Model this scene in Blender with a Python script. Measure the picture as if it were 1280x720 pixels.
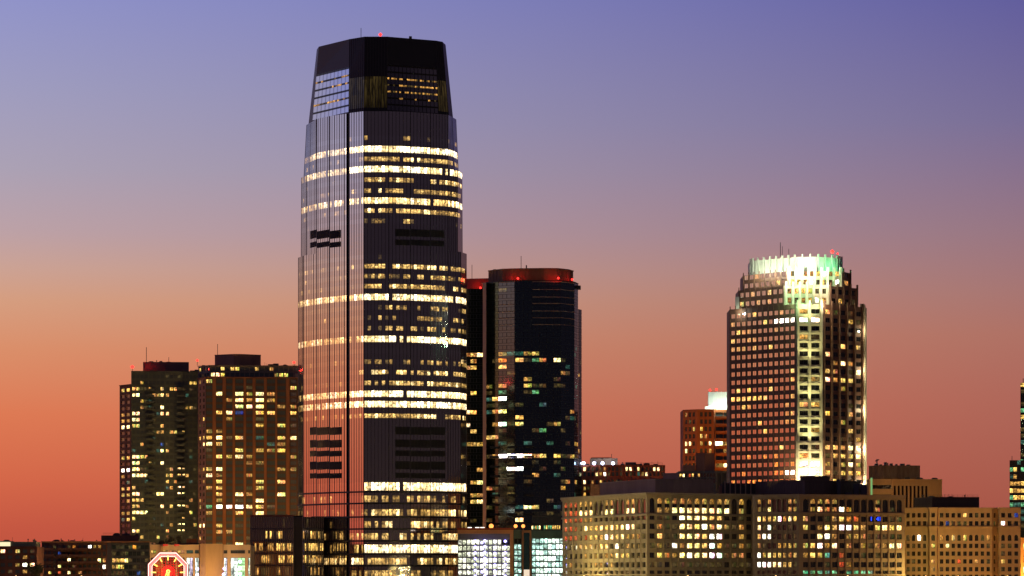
import bpy, math, random
from mathutils import Vector
rnd = random.Random(7)
for o in list(bpy.data.objects): bpy.data.objects.remove(o, do_unlink=True)
scene = bpy.context.scene
col = scene.collection

# ------------------------------------------------------------------ camera
F = 4154.0          # focal length in photo pixels (1280 wide)
HZ = 722.0          # photo row of the horizon
CAMZ = 10.0
cd = bpy.data.cameras.new('camera'); cam = bpy.data.objects.new('camera', cd); col.objects.link(cam)
cam.location = (0, 0, CAMZ); cam.rotation_euler = (math.radians(90), 0, 0)
cd.sensor_width = 36; cd.lens = F * 36 / 1280; cd.shift_y = (HZ - 360) / 1280
cd.clip_start = 1; cd.clip_end = 60000
scene.camera = cam

# ------------------------------------------------------------------ dusk sky
def s2l(c):
    return tuple(((v / 255) / 12.92 if v / 255 <= .04045 else ((v / 255 + .055) / 1.055) ** 2.4) for v in c)
W = bpy.data.worlds.new('World'); scene.world = W; W.use_nodes = True
nt = W.node_tree; nt.nodes.clear(); N = nt.nodes.new; L = nt.links.new
wo = N('ShaderNodeOutputWorld'); bg = N('ShaderNodeBackground'); L(bg.outputs[0], wo.inputs[0])
tc = N('ShaderNodeTexCoord'); sp = N('ShaderNodeSeparateXYZ'); L(tc.outputs['Generated'], sp.inputs[0])
def wramp(stops):
    r = N('ShaderNodeValToRGB'); e = r.color_ramp.elements
    while len(e) > 1: e.remove(e[0])
    e[0].position = stops[0][0]; e[0].color = s2l(stops[0][1]) + (1,)
    for p, c in stops[1:]:
        k = e.new(p); k.color = s2l(c) + (1,)
    return r
m2 = N('ShaderNodeMath'); m2.operation = 'MULTIPLY'; m2.inputs[1].default_value = 2; L(sp.outputs['Z'], m2.inputs[0])
SKY_L = [(0, (186, 80, 60)), (.030, (198, 88, 66)), (.059, (213, 104, 73)), (.097, (222, 122, 84)), (.136, (219, 143, 106)), (.165, (214, 158, 128)), (.184, (204, 163, 149)),
         (.205, (189, 162, 167)), (.242, (172, 162, 181)), (.29, (159, 157, 192)), (.348, (143, 147, 203)), (.6, (96, 104, 172)), (1, (52, 58, 116))]
SKY_R = [(0, (152, 75, 60)), (.049, (167, 89, 74)), (.107, (174, 103, 90)), (.145, (174, 113, 101)), (.17, (166, 117, 114)), (.205, (151, 117, 129)),
         (.27, (120, 109, 149)), (.348, (94, 91, 157)), (.6, (62, 62, 118)), (1, (38, 40, 86))]
SKY_E = [(0, (66, 50, 44)), (.06, (46, 36, 38)), (.2, (40, 32, 40)), (.36, (46, 38, 48)), (.55, (92, 76, 84)), (1, (60, 54, 78))]
rl, rr, re_ = wramp(SKY_L), wramp(SKY_R), wramp(SKY_E)
for r in (rl, rr, re_): L(m2.outputs[0], r.inputs[0])
# azimuth factor: the afterglow sits 50 degrees left of the view direction
SUNAZ = math.radians(-50)
flat = N('ShaderNodeCombineXYZ'); L(sp.outputs['X'], flat.inputs[0]); L(sp.outputs['Y'], flat.inputs[1])
nm = N('ShaderNodeVectorMath'); nm.operation = 'NORMALIZE'; L(flat.outputs[0], nm.inputs[0])
dt = N('ShaderNodeVectorMath'); dt.operation = 'DOT_PRODUCT'; L(nm.outputs[0], dt.inputs[0])
dt.inputs[1].default_value = (math.sin(SUNAZ), math.cos(SUNAZ), 0)
def mr(a, b):
    n = N('ShaderNodeMapRange'); n.interpolation_type = 'LINEAR'; n.inputs['From Min'].default_value = a
    n.inputs['From Max'].default_value = b; L(dt.outputs['Value'], n.inputs['Value']); return n
f1, f2 = mr(.515, .755), mr(-.25, .515)
mxa = N('ShaderNodeMix'); mxa.data_type = 'RGBA'; L(f1.outputs[0], mxa.inputs[0]); L(rr.outputs[0], mxa.inputs[6]); L(rl.outputs[0], mxa.inputs[7])
mxb = N('ShaderNodeMix'); mxb.data_type = 'RGBA'; L(f2.outputs[0], mxb.inputs[0]); L(re_.outputs[0], mxb.inputs[6]); L(mxa.outputs[2], mxb.inputs[7])
L(mxb.outputs[2], bg.inputs[0]); bg.inputs[1].default_value = 1.0
scene.view_settings.view_transform = 'Standard'; scene.view_settings.look = 'None'
scene.view_settings.exposure = 0; scene.view_settings.gamma = 1
scene.render.engine = 'CYCLES'

# ------------------------------------------------------------------ helpers
def X(px, Y): return (px - 640) / F * Y
def Zz(py, Y): return CAMZ + (HZ - py) / F * Y
def P(px, Y): return (X(px, Y), Y)
def topx(x, y, z): return 640 + x / y * F, HZ - (z - CAMZ) / y * F

MAT = {}
def mat(name, c, rough=.8, var=.25, scale=.15, metal=0.0, streak=True):
    if name in MAT: return MAT[name]
    m = bpy.data.materials.new(name); m.use_nodes = True; t = m.node_tree; b = t.nodes['Principled BSDF']
    b.inputs['Roughness'].default_value = rough; b.inputs['Metallic'].default_value = metal
    g = t.nodes.new('ShaderNodeNewGeometry'); mp = t.nodes.new('ShaderNodeMapping')
    mp.inputs['Scale'].default_value = (scale, scale, scale * (.22 if streak else 1)); t.links.new(g.outputs['Position'], mp.inputs['Vector'])
    n = t.nodes.new('ShaderNodeTexNoise'); n.inputs['Detail'].default_value = 6; n.inputs['Scale'].default_value = 1.6
    n.inputs['Roughness'].default_value = .65; t.links.new(mp.outputs[0], n.inputs['Vector'])
    r = t.nodes.new('ShaderNodeMapRange'); r.inputs['From Min'].default_value = .3; r.inputs['From Max'].default_value = .7
    r.inputs['To Min'].default_value = 1 - var; r.inputs['To Max'].default_value = 1 + var; t.links.new(n.outputs[0], r.inputs['Value'])
    h = t.nodes.new('ShaderNodeHueSaturation'); h.inputs['Color'].default_value = c + (1,)
    t.links.new(r.outputs[0], h.inputs['Value']); t.links.new(h.outputs[0], b.inputs['Base Color'])
    MAT[name] = m; return m
def glass(name, tint=(.7, .72, .75), r0=.25, r1=.8, base=(.012, .014, .018), rough=.02, wob=0.0):
    """window glass: partly mirror-like coated pane; lit rooms and painted sunset reflections come from the 'em' attribute"""
    if name in MAT: return MAT[name]
    m = bpy.data.materials.new(name); m.use_nodes = True; t = m.node_tree; t.nodes.clear(); n = t.nodes.new; l = t.links.new
    out = n('ShaderNodeOutputMaterial'); di = n('ShaderNodeBsdfDiffuse'); di.inputs[0].default_value = base + (1,)
    gl = n('ShaderNodeBsdfGlossy'); gl.inputs[0].default_value = tint + (1,); gl.inputs['Roughness'].default_value = rough
    if wob:
        g = n('ShaderNodeNewGeometry'); nz = n('ShaderNodeTexNoise'); nz.inputs['Scale'].default_value = .35; nz.inputs['Detail'].default_value = 2
        bp = n('ShaderNodeBump'); bp.inputs['Strength'].default_value = wob; bp.inputs['Distance'].default_value = .05
        l(g.outputs['Position'], nz.inputs['Vector']); l(nz.outputs[0], bp.inputs['Height']); l(bp.outputs[0], gl.inputs['Normal'])
    lw = n('ShaderNodeLayerWeight'); lw.inputs[0].default_value = .5
    mr_ = n('ShaderNodeMapRange'); mr_.inputs['To Min'].default_value = r0; mr_.inputs['To Max'].default_value = r1; l(lw.outputs['Facing'], mr_.inputs['Value'])
    mx = n('ShaderNodeMixShader'); l(mr_.outputs[0], mx.inputs[0]); l(di.outputs[0], mx.inputs[1]); l(gl.outputs[0], mx.inputs[2])
    at = n('ShaderNodeAttribute'); at.attribute_name = 'em'
    uv = n('ShaderNodeUVMap'); uv.uv_map = 'UVMap'
    a1 = n('ShaderNodeVectorMath'); a1.operation = 'MULTIPLY_ADD'; l(uv.outputs[0], a1.inputs[0]); a1.inputs[1].default_value = (1.6, 1.9, 1)
    cb = n('ShaderNodeMath'); cb.operation = 'MULTIPLY'; cb.inputs[1].default_value = 91.7; l(at.outputs['Alpha'], cb.inputs[0])
    l(cb.outputs[0], a1.inputs[2])
    nz = n('ShaderNodeTexNoise'); nz.inputs['Scale'].default_value = 1.3; nz.inputs['Detail'].default_value = 2.5; l(a1.outputs[0], nz.inputs['Vector'])
    m1 = n('ShaderNodeMapRange'); m1.inputs['From Min'].default_value = .34; m1.inputs['From Max'].default_value = .62
    m1.inputs['To Min'].default_value = .1; m1.inputs['To Max'].default_value = 1.25; l(nz.outputs[0], m1.inputs['Value'])
    su = n('ShaderNodeSeparateXYZ'); l(uv.outputs[0], su.inputs[0])
    m2_ = n('ShaderNodeMapRange'); m2_.inputs['From Min'].default_value = 0; m2_.inputs['From Max'].default_value = .85
    m2_.inputs['To Min'].default_value = .45; m2_.inputs['To Max'].default_value = 1.25; l(su.outputs['Y'], m2_.inputs['Value'])
    mm = n('ShaderNodeMath'); mm.operation = 'MULTIPLY'; l(m1.outputs[0], mm.inputs[0]); l(m2_.outputs[0], mm.inputs[1])
    fb = n('ShaderNodeMath'); fb.operation = 'MULTIPLY'; fb.inputs[1].default_value = 37.3; l(at.outputs['Alpha'], fb.inputs[0])
    fr_ = n('ShaderNodeMath'); fr_.operation = 'FRACT'; l(fb.outputs[0], fr_.inputs[0])
    th = n('ShaderNodeMath'); th.operation = 'MULTIPLY_ADD'; th.inputs[1].default_value = 1.1; th.inputs[2].default_value = .38; l(fr_.outputs[0], th.inputs[0])
    gt = n('ShaderNodeMath'); gt.operation = 'GREATER_THAN'; l(su.outputs['Y'], gt.inputs[0]); l(th.outputs[0], gt.inputs[1])
    bl = n('ShaderNodeMath'); bl.operation = 'MULTIPLY_ADD'; bl.inputs[1].default_value = -.62; bl.inputs[2].default_value = 1; l(gt.outputs[0], bl.inputs[0])
    m3 = n('ShaderNodeMath'); m3.operation = 'MULTIPLY'; l(mm.outputs[0], m3.inputs[0]); l(bl.outputs[0], m3.inputs[1]); mm = m3
    em = n('ShaderNodeEmission'); l(at.outputs['Color'], em.inputs[0]); l(mm.outputs[0], em.inputs[1])
    ad = n('ShaderNodeAddShader'); l(mx.outputs[0], ad.inputs[0]); l(em.outputs[0], ad.inputs[1]); l(ad.outputs[0], out.inputs[0])
    MAT[name] = m; return m
def glow(name, c, s):
    if name in MAT: return MAT[name]
    m = bpy.data.materials.new(name); m.use_nodes = True; b = m.node_tree.nodes['Principled BSDF']
    b.inputs['Base Color'].default_value = (.02, .02, .02, 1); b.inputs['Emission Color'].default_value = c + (1,); b.inputs['Emission Strength'].default_value = s
    MAT[name] = m; return m

class MB:
    def __init__(s): s.v = []; s.f = []; s.m = []; s.c = []; s.u = []; s.mats = []
    def mi(s, m):
        if m not in s.mats: s.mats.append(m)
        return s.mats.index(m)
    def poly(s, pts, m, c=(0, 0, 0, 0), uv=None):
        b = len(s.v); s.v += [tuple(p) for p in pts]; s.f.append(tuple(range(b, b + len(pts)))); s.m.append(s.mi(m)); s.c.append(c)
        s.u.append(uv or [(0, 0), (1, 0), (1, 1), (0, 1)][:len(pts)] + [(0, 0)] * max(0, len(pts) - 4))
    def box(s, x0, x1, y0, y1, z0, z1, m):
        a = [(x0, y0, z0), (x1, y0, z0), (x1, y1, z0), (x0, y1, z0)]; t = [(x, y, z1) for x, y, _ in a]
        for i in range(4):
            j = (i + 1) % 4; s.poly([a[i], a[j], t[j], t[i]], m)
        s.poly(t, m); s.poly(a[::-1], m)
    def wall(s, A, B, z0, z1, m, c=(0, 0, 0, 0)):
        s.poly([(A[0], A[1], z0), (B[0], B[1], z0), (B[0], B[1], z1), (A[0], A[1], z1)], m, c)
    def prism(s, pts, z0, z1, m, cap=True, skip=()):
        n = len(pts)
        for i in range(n):
            if i in skip: continue
            s.wall(pts[i], pts[(i + 1) % n], z0, z1, m)
        if cap:
            s.poly([(x, y, z1) for x, y in pts], m); s.poly([(x, y, z0) for x, y in pts][::-1], m)
    def tube(s, a, b, r, m, n=6):
        a = Vector(a); b = Vector(b); d = (b - a).normalized(); u = d.orthogonal().normalized(); w = d.cross(u)
        ra = [a + (u * math.cos(k * 2 * math.pi / n) + w * math.sin(k * 2 * math.pi / n)) * r for k in range(n)]
        rb = [p + (b - a) for p in ra]
        for k in range(n):
            j = (k + 1) % n; s.poly([ra[k], ra[j], rb[j], rb[k]], m)
        s.poly(rb, m); s.poly(ra[::-1], m)
    def ball(s, c, r, m, n=8):
        rings = []
        for i in range(1, n // 2):
            t = math.pi * i / (n // 2); rings.append([(c[0] + r * math.sin(t) * math.cos(2 * math.pi * k / n), c[1] + r * math.sin(t) * math.sin(2 * math.pi * k / n), c[2] + r * math.cos(t)) for k in range(n)])
        for k in range(n):
            j = (k + 1) % n
            s.poly([(c[0], c[1], c[2] + r), rings[0][k], rings[0][j]], m); s.poly([(c[0], c[1], c[2] - r), rings[-1][j], rings[-1][k]], m)
            for a, b in zip(rings, rings[1:]): s.poly([a[k], b[k], b[j], a[j]], m)
    def build(s, name, parent=None, em=True):
        if not s.f: return None
        me = bpy.data.meshes.new(name); o = bpy.data.objects.new(name, me)
        org = Vector(parent.matrix_world.translation) if parent and False else Vector((0, 0, 0))
        if parent is not None: org = Vector(parent['_org'])
        me.from_pydata([tuple(Vector(p) - org) for p in s.v], [], s.f)
        for m in s.mats: me.materials.append(m)
        me.polygons.foreach_set('material_index', s.m)
        uvl = me.uv_layers.new(name='UVMap'); a = me.color_attributes.new('em', 'FLOAT_COLOR', 'CORNER')
        uu = []; cc = []
        for f, u, c in zip(s.f, s.u, s.c):
            for k in range(len(f)): uu += u[k]; cc += c
        uvl.data.foreach_set('uv', uu); a.data.foreach_set('color', cc)
        col.objects.link(o)
        if parent is not None: o.parent = parent
        return o
def thing(name, label, cat, loc, group=None):
    o = bpy.data.objects.new(name, None); col.objects.link(o); o.location = loc; o['_org'] = list(loc)
    o['label'] = label; o['category'] = cat
    if group: o['group'] = group
    return o
def child(name, parent, fn, label=None):
    b = MB(); fn(b); o = b.build(name, parent)
    if label: o['label'] = label
    return o
def sub(o, origin):            # lets a mesh part carry sub-parts
    o['_org'] = origin; return o

def nrm(A, B):
    dx, dy = B[0] - A[0], B[1] - A[1]; l = math.hypot(dx, dy); return (dx / l, dy / l), (dy / l, -dx / l), l
def band(mb, pts, z0, z1, out, m):
    """moulding that follows an open polyline, standing proud by `out`, mitred"""
    n = len(pts); off = []
    for i, p in enumerate(pts):
        ns = []
        if i > 0: ns.append(nrm(pts[i - 1], p)[1])
        if i < n - 1: ns.append(nrm(p, pts[i + 1])[1])
        nx = sum(q[0] for q in ns); ny = sum(q[1] for q in ns); l = math.hypot(nx, ny); nx /= l; ny /= l
        k = out / max(.3, nx * ns[0][0] + ny * ns[0][1]); off.append((p[0] + nx * k, p[1] + ny * k))
    for i in range(n - 1):
        A, B, C, D = pts[i], pts[i + 1], off[i + 1], off[i]
        mb.wall(D, C, z0, z1, m)
        mb.poly([(D[0], D[1], z1), (C[0], C[1], z1), (B[0], B[1], z1), (A[0], A[1], z1)], m)
        mb.poly([(A[0], A[1], z0), (B[0], B[1], z0), (C[0], C[1], z0), (D[0], D[1], z0)], m)
    mb.wall(pts[0], off[0], z0, z1, m); mb.wall(off[-1], pts[-1], z0, z1, m)
    return off
def pier(mb, A, B, u, w, out, z0, z1, m):
    d, n, l = nrm(A, B)
    p = [(A[0] + d[0] * (u - w / 2), A[1] + d[1] * (u - w / 2)), (A[0] + d[0] * (u + w / 2), A[1] + d[1] * (u + w / 2))]
    q = [(p[0][0] + n[0] * out, p[0][1] + n[1] * out), (p[1][0] + n[0] * out, p[1][1] + n[1] * out)]
    mb.prism([q[0], q[1], (p[1][0] - n[0] * .02, p[1][1] - n[1] * .02), (p[0][0] - n[0] * .02, p[0][1] - n[1] * .02)], z0, z1, m)

PAL = {'.': (0, 0, 0), 'd': (.10, .065, .02), 'm': (.85, .42, .09), 'y': (1.9, 1.1, .25), 'w': (5, 3.4, 1.3), 'W': (9, 8, 6.5),
       'r': (.95, .13, .04), 'b': (.03, .09, .40), 'g': (.22, .70, .32), 't': (.05, .15, .11), 'o': (1.6, .5, .06)}
def em(k, j=.35):
    c = PAL[k]; f = rnd.uniform(1 - j, 1 + j); return (c[0] * f, c[1] * f, c[2] * f, rnd.random())
class Tower:
    def __init__(s, name, label, cat, px, Y, group=None):
        s.Y = Y; s.root = thing(name, label, cat, (X(px, Y), Y, 2.0), group); s.wins = []; s.wall = MB()
    def pts(s, pp): return [P(px, s.Y + d) for px, d in pp]
    def z(s, py): return Zz(py, s.Y)
    def window(s, A, B, u0, u1, z0, z1, rec, gm, fm, c, div=2, fr=.08, rows=1, arch=False, split=None):
        """one recessed window: glass panes, a frame round them and glazing bars"""
        d, n, l = nrm(A, B)
        def pt(u, z, k=0.0): return (A[0] + d[0] * u - n[0] * (rec - k), A[1] + d[1] * u - n[1] * (rec - k), z)
        w = MB(); W_ = u1 - u0; w.fm = fm
        if split:
            zm = z0 + (z1 - z0) * .46
            segs = [(z0, z0 + (z1 - z0) * .36, c), (z0 + (z1 - z0) * .36, z0 + (z1 - z0) * .62, (0, 0, 0, 0)), (z0 + (z1 - z0) * .62, z1, split)]
        else: segs = [(z0, z1, c)]
        for za, zb, cc in segs:
            for i in range(div):
                a = u0 + W_ * i / div; b = u0 + W_ * (i + 1) / div
                e = cc if i == 0 else (cc[0] * rnd.uniform(.45, 1.15), cc[1] * rnd.uniform(.5, 1.1), cc[2] * rnd.uniform(.5, 1.1), (cc[3] + .37) % 1)
                w.poly([pt(a, za), pt(b, za), pt(b, zb), pt(a, zb)], gm, e)
        k = .06
        def bar(a, b, za, zb): w.poly([pt(a, za, k), pt(b, za, k), pt(b, zb, k), pt(a, zb, k)], fm)
        bar(u0, u0 + fr, z0, z1); bar(u1 - fr, u1, z0, z1); bar(u0 + fr, u1 - fr, z0, z0 + fr); bar(u0 + fr, u1 - fr, z1 - fr, z1)
        for i in range(1, div):
            a = u0 + W_ * i / div; bar(a - fr / 2, a + fr / 2, z0 + fr, z1 - fr)
        for i in range(1, rows):
            zc = z0 + (z1 - z0) * i / rows; bar(u0 + fr, u1 - fr, zc - fr / 2, zc + fr / 2)
        s.wins.append((W_ * (z1 - z0) * abs(n[1]), c[0] + (split[0] if split else 0), w))
    def facade(s, A, B, z0, z1, cols, rows, wm, gm, fm, lit, rec=.35, div=2, arch_rows=(), fr=.09, mb=None, wrows=1):
        """wall with real openings; cols and rows are (start, end) metres; lit(r, c, px, py) -> palette key"""
        mb = mb or s.wall; d, n, l = nrm(A, B)
        us = [0.0]; zs = [z0]
        for a, b in cols: us += [a, b]
        for a, b in sorted(rows): zs += [a, b]
        us.append(l); zs.append(z1)
        def pt(u, z, k=0.0): return (A[0] + d[0] * u - n[0] * k, A[1] + d[1] * u - n[1] * k, z)
        for j in range(len(zs) - 1):
            za, zb = zs[j], zs[j + 1]
            if zb - za < 1e-4: continue
            if j % 2 == 0: mb.poly([pt(0, za), pt(l, za), pt(l, zb), pt(0, zb)], wm); continue
            for i in range(0, len(us) - 1, 2): mb.poly([pt(us[i], za), pt(us[i + 1], za), pt(us[i + 1], zb), pt(us[i], zb)], wm)
        for r, (za, zb) in enumerate(rows):
            for c, (ua, ub) in enumerate(cols):
                mb.poly([pt(ua, za), pt(ua, za, rec), pt(ua, zb, rec), pt(ua, zb)], wm); mb.poly([pt(ub, za, rec), pt(ub, za), pt(ub, zb), pt(ub, zb, rec)], wm)
                mb.poly([pt(ua, za), pt(ub, za), pt(ub, za, rec), pt(ua, za, rec)], wm); mb.poly([pt(ua, zb, rec), pt(ub, zb, rec), pt(ub, zb), pt(ua, zb)], wm)
                if r in arch_rows:
                    R = (ub - ua) / 2; cu = (ua + ub) / 2; prev = None
                    for k in range(9):
                        t = math.pi * k / 8; q = (cu - R * math.cos(t), zb - R + R * math.sin(t))
                        if prev: mb.poly([pt(prev[0], prev[1], .001), pt(q[0], q[1], .001), pt(q[0], zb, .001), pt(prev[0], zb, .001)], wm); mb.poly([pt(prev[0], prev[1], 0), pt(prev[0], prev[1], rec), pt(q[0], q[1], rec), pt(q[0], q[1], 0)], wm)
                        prev = q
                m = pt((ua + ub) / 2, (za + zb) / 2); px, py = topx(*m)
                k = lit(r, c, px, py); sp_ = None
                if isinstance(k, tuple): k, sp_ = k; sp_ = em(sp_)
                s.window(A, B, ua, ub, za, zb, rec, gm, fm, em(k), div, fr, wrows, split=sp_)
    def curtain(s, A, B, z0, z1, fh, bw, gm, fm, lit, div=2, fr=.12, split=.32, sm=None):
        """glass wall made of one-storey panes with slab lines"""
        d, n, l = nrm(A, B); nb = max(1, round(l / bw)); nf = max(1, round((z1 - z0) / fh)); h = (z1 - z0) / nf
        for j in range(nf):
            za = z0 + j * h; zm = za + h * split
            s.wall.wall(A, B, za, zm, sm or gm)
            for i in range(nb):
                u0, u1 = l * i / nb, l * (i + 1) / nb
                m = (A[0] + d[0] * (u0 + u1) / 2, A[1] + d[1] * (u0 + u1) / 2, (zm + za + h) / 2); px, py = topx(*m)
                s.window(A, B, u0, u1, zm, za + h, 0.0, gm, fm, em(lit(j, i, px, py)), div, fr)
    def finish(s, name='wall', maxw=100):
        s.wall.build(name, s.root)
        s.wins.sort(key=lambda t: (-round(t[0], 0), -t[1]))
        for a, e, w in s.wins[:maxw]:
            g, f_ = MB(), MB()
            for f, m, c, u in zip(w.f, w.m, w.c, w.u):
                t_ = f_ if w.mats[m] is w.fm else g; t_.poly([w.v[q] for q in f], w.mats[m], c, u)
            o = g.build('window', s.root); o['_org'] = list(s.root['_org']); f_.build('frame', o)
        rest = s.wins[maxw:]
        if rest:
            R = MB()
            for a, e, w in rest:
                b = len(R.v); R.v += w.v
                for f, m, c, u in zip(w.f, w.m, w.c, w.u):
                    R.f.append(tuple(q + b for q in f)); R.m.append(R.mi(w.mats[m])); R.c.append(c); R.u.append(u)
            o = R.build('window', s.root)
            if len(rest) > 1: o['kind'] = 'stuff'
    def part(s, name, fn, label=None): return child(name, s.root, fn, label)
    def each(s, name, items, fn):
        for it in items: child(name, s.root, lambda b: fn(b, *it))
    def beacon(s, px, py, r=.7, d=0, lamp=0):
        Y = s.Y + d; c = (X(px, Y), Y, Zz(py, Y))
        def fn(b):
            b.ball(c, r, glow('beacon_red', (1, .02, .015), 5))
        o = s.part('beacon', fn); o['_org'] = list(s.root['_org'])
        child('mount', o, lambda b: b.tube((c[0], c[1], c[2] - r), (c[0], c[1], c[2] - r - 1.6), .12, METAL))
        if lamp: light(s.root, c, (1, .03, .02), lamp, r)
    def mast(s, px, py0, py1, r=.16, d=5):
        Y = s.Y + d; x = X(px, Y); s.part('antenna', lambda b: b.tube((x, Y, Zz(py1, Y) - 1), (x, Y, Zz(py0, Y)), r, METAL, 5))
def light(parent, loc, c, power, radius=1.0, spot=None):
    ld = bpy.data.lights.new('lamp_light', 'SPOT' if spot else 'POINT'); ld.color = c; ld.energy = power; ld.shadow_soft_size = radius
    o = bpy.data.objects.new('lamp_light', ld); col.objects.link(o)
    if spot:
        ld.spot_size = math.radians(spot[1]); ld.spot_blend = .8
        o.rotation_euler = (Vector(spot[0]) - Vector(loc)).to_track_quat('-Z', 'Y').to_euler()
    if parent is not None: o.parent = parent; o.location = Vector(loc) - Vector(parent['_org'])
    else: o.location = loc
    return o
def even(l, n, frac, m0=0.0, m1=None):
    m1 = m0 if m1 is None else m1; s = (l - m0 - m1) / n
    return [(m0 + s * (i + .5 - frac / 2), m0 + s * (i + .5 + frac / 2)) for i in range(n)]
def matcher(lst, dx, dy, base=lambda: '.'):
    def f(r, c, px, py):
        best = None
        for x, y, k in lst:
            if abs(x - px) <= dx and abs(y - py) <= dy:
                q = abs(x - px) / dx + abs(y - py) / dy
                if best is None or q < best[0]: best = (q, k)
        return best[1] if best else base()
    return f
def pick(s): return lambda: s[rnd.randrange(len(s))]

METAL = mat('dark_metal', (.06, .06, .065), .5, .1)
ROOF = mat('roof_felt', (.06, .055, .055), .9)
FRAME = mat('window_frame', (.05, .045, .04), .5, .1)
G_OFF = glass('office_glass', (.75, .75, .75), .12, .75)

# ------------------------------------------------------------------ ground, river, sky is the world
def structure(name, fn):
    b = MB(); fn(b); o = b.build(name); o['kind'] = 'structure'; return o
structure('river', lambda b: b.poly([(-9000, -9000, 0), (9000, -9000, 0), (9000, 1198, 0), (-9000, 1198, 0)],
          glass('river_water', (.5, .55, .6), .1, .8, (.01, .015, .018), .12, 1.0)))
structure('ground', lambda b: b.box(-9000, 9000, 1198, 40000, -3, 2, mat('asphalt', (.05, .05, .05), .9, .3, .05, streak=False)))
structure('promenade', lambda b: b.box(-900, 900, 1197.5, 1212, -2.9, 2.15, mat('paving', (.3, .28, .25), .85, .2, .3, streak=False)))

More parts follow.
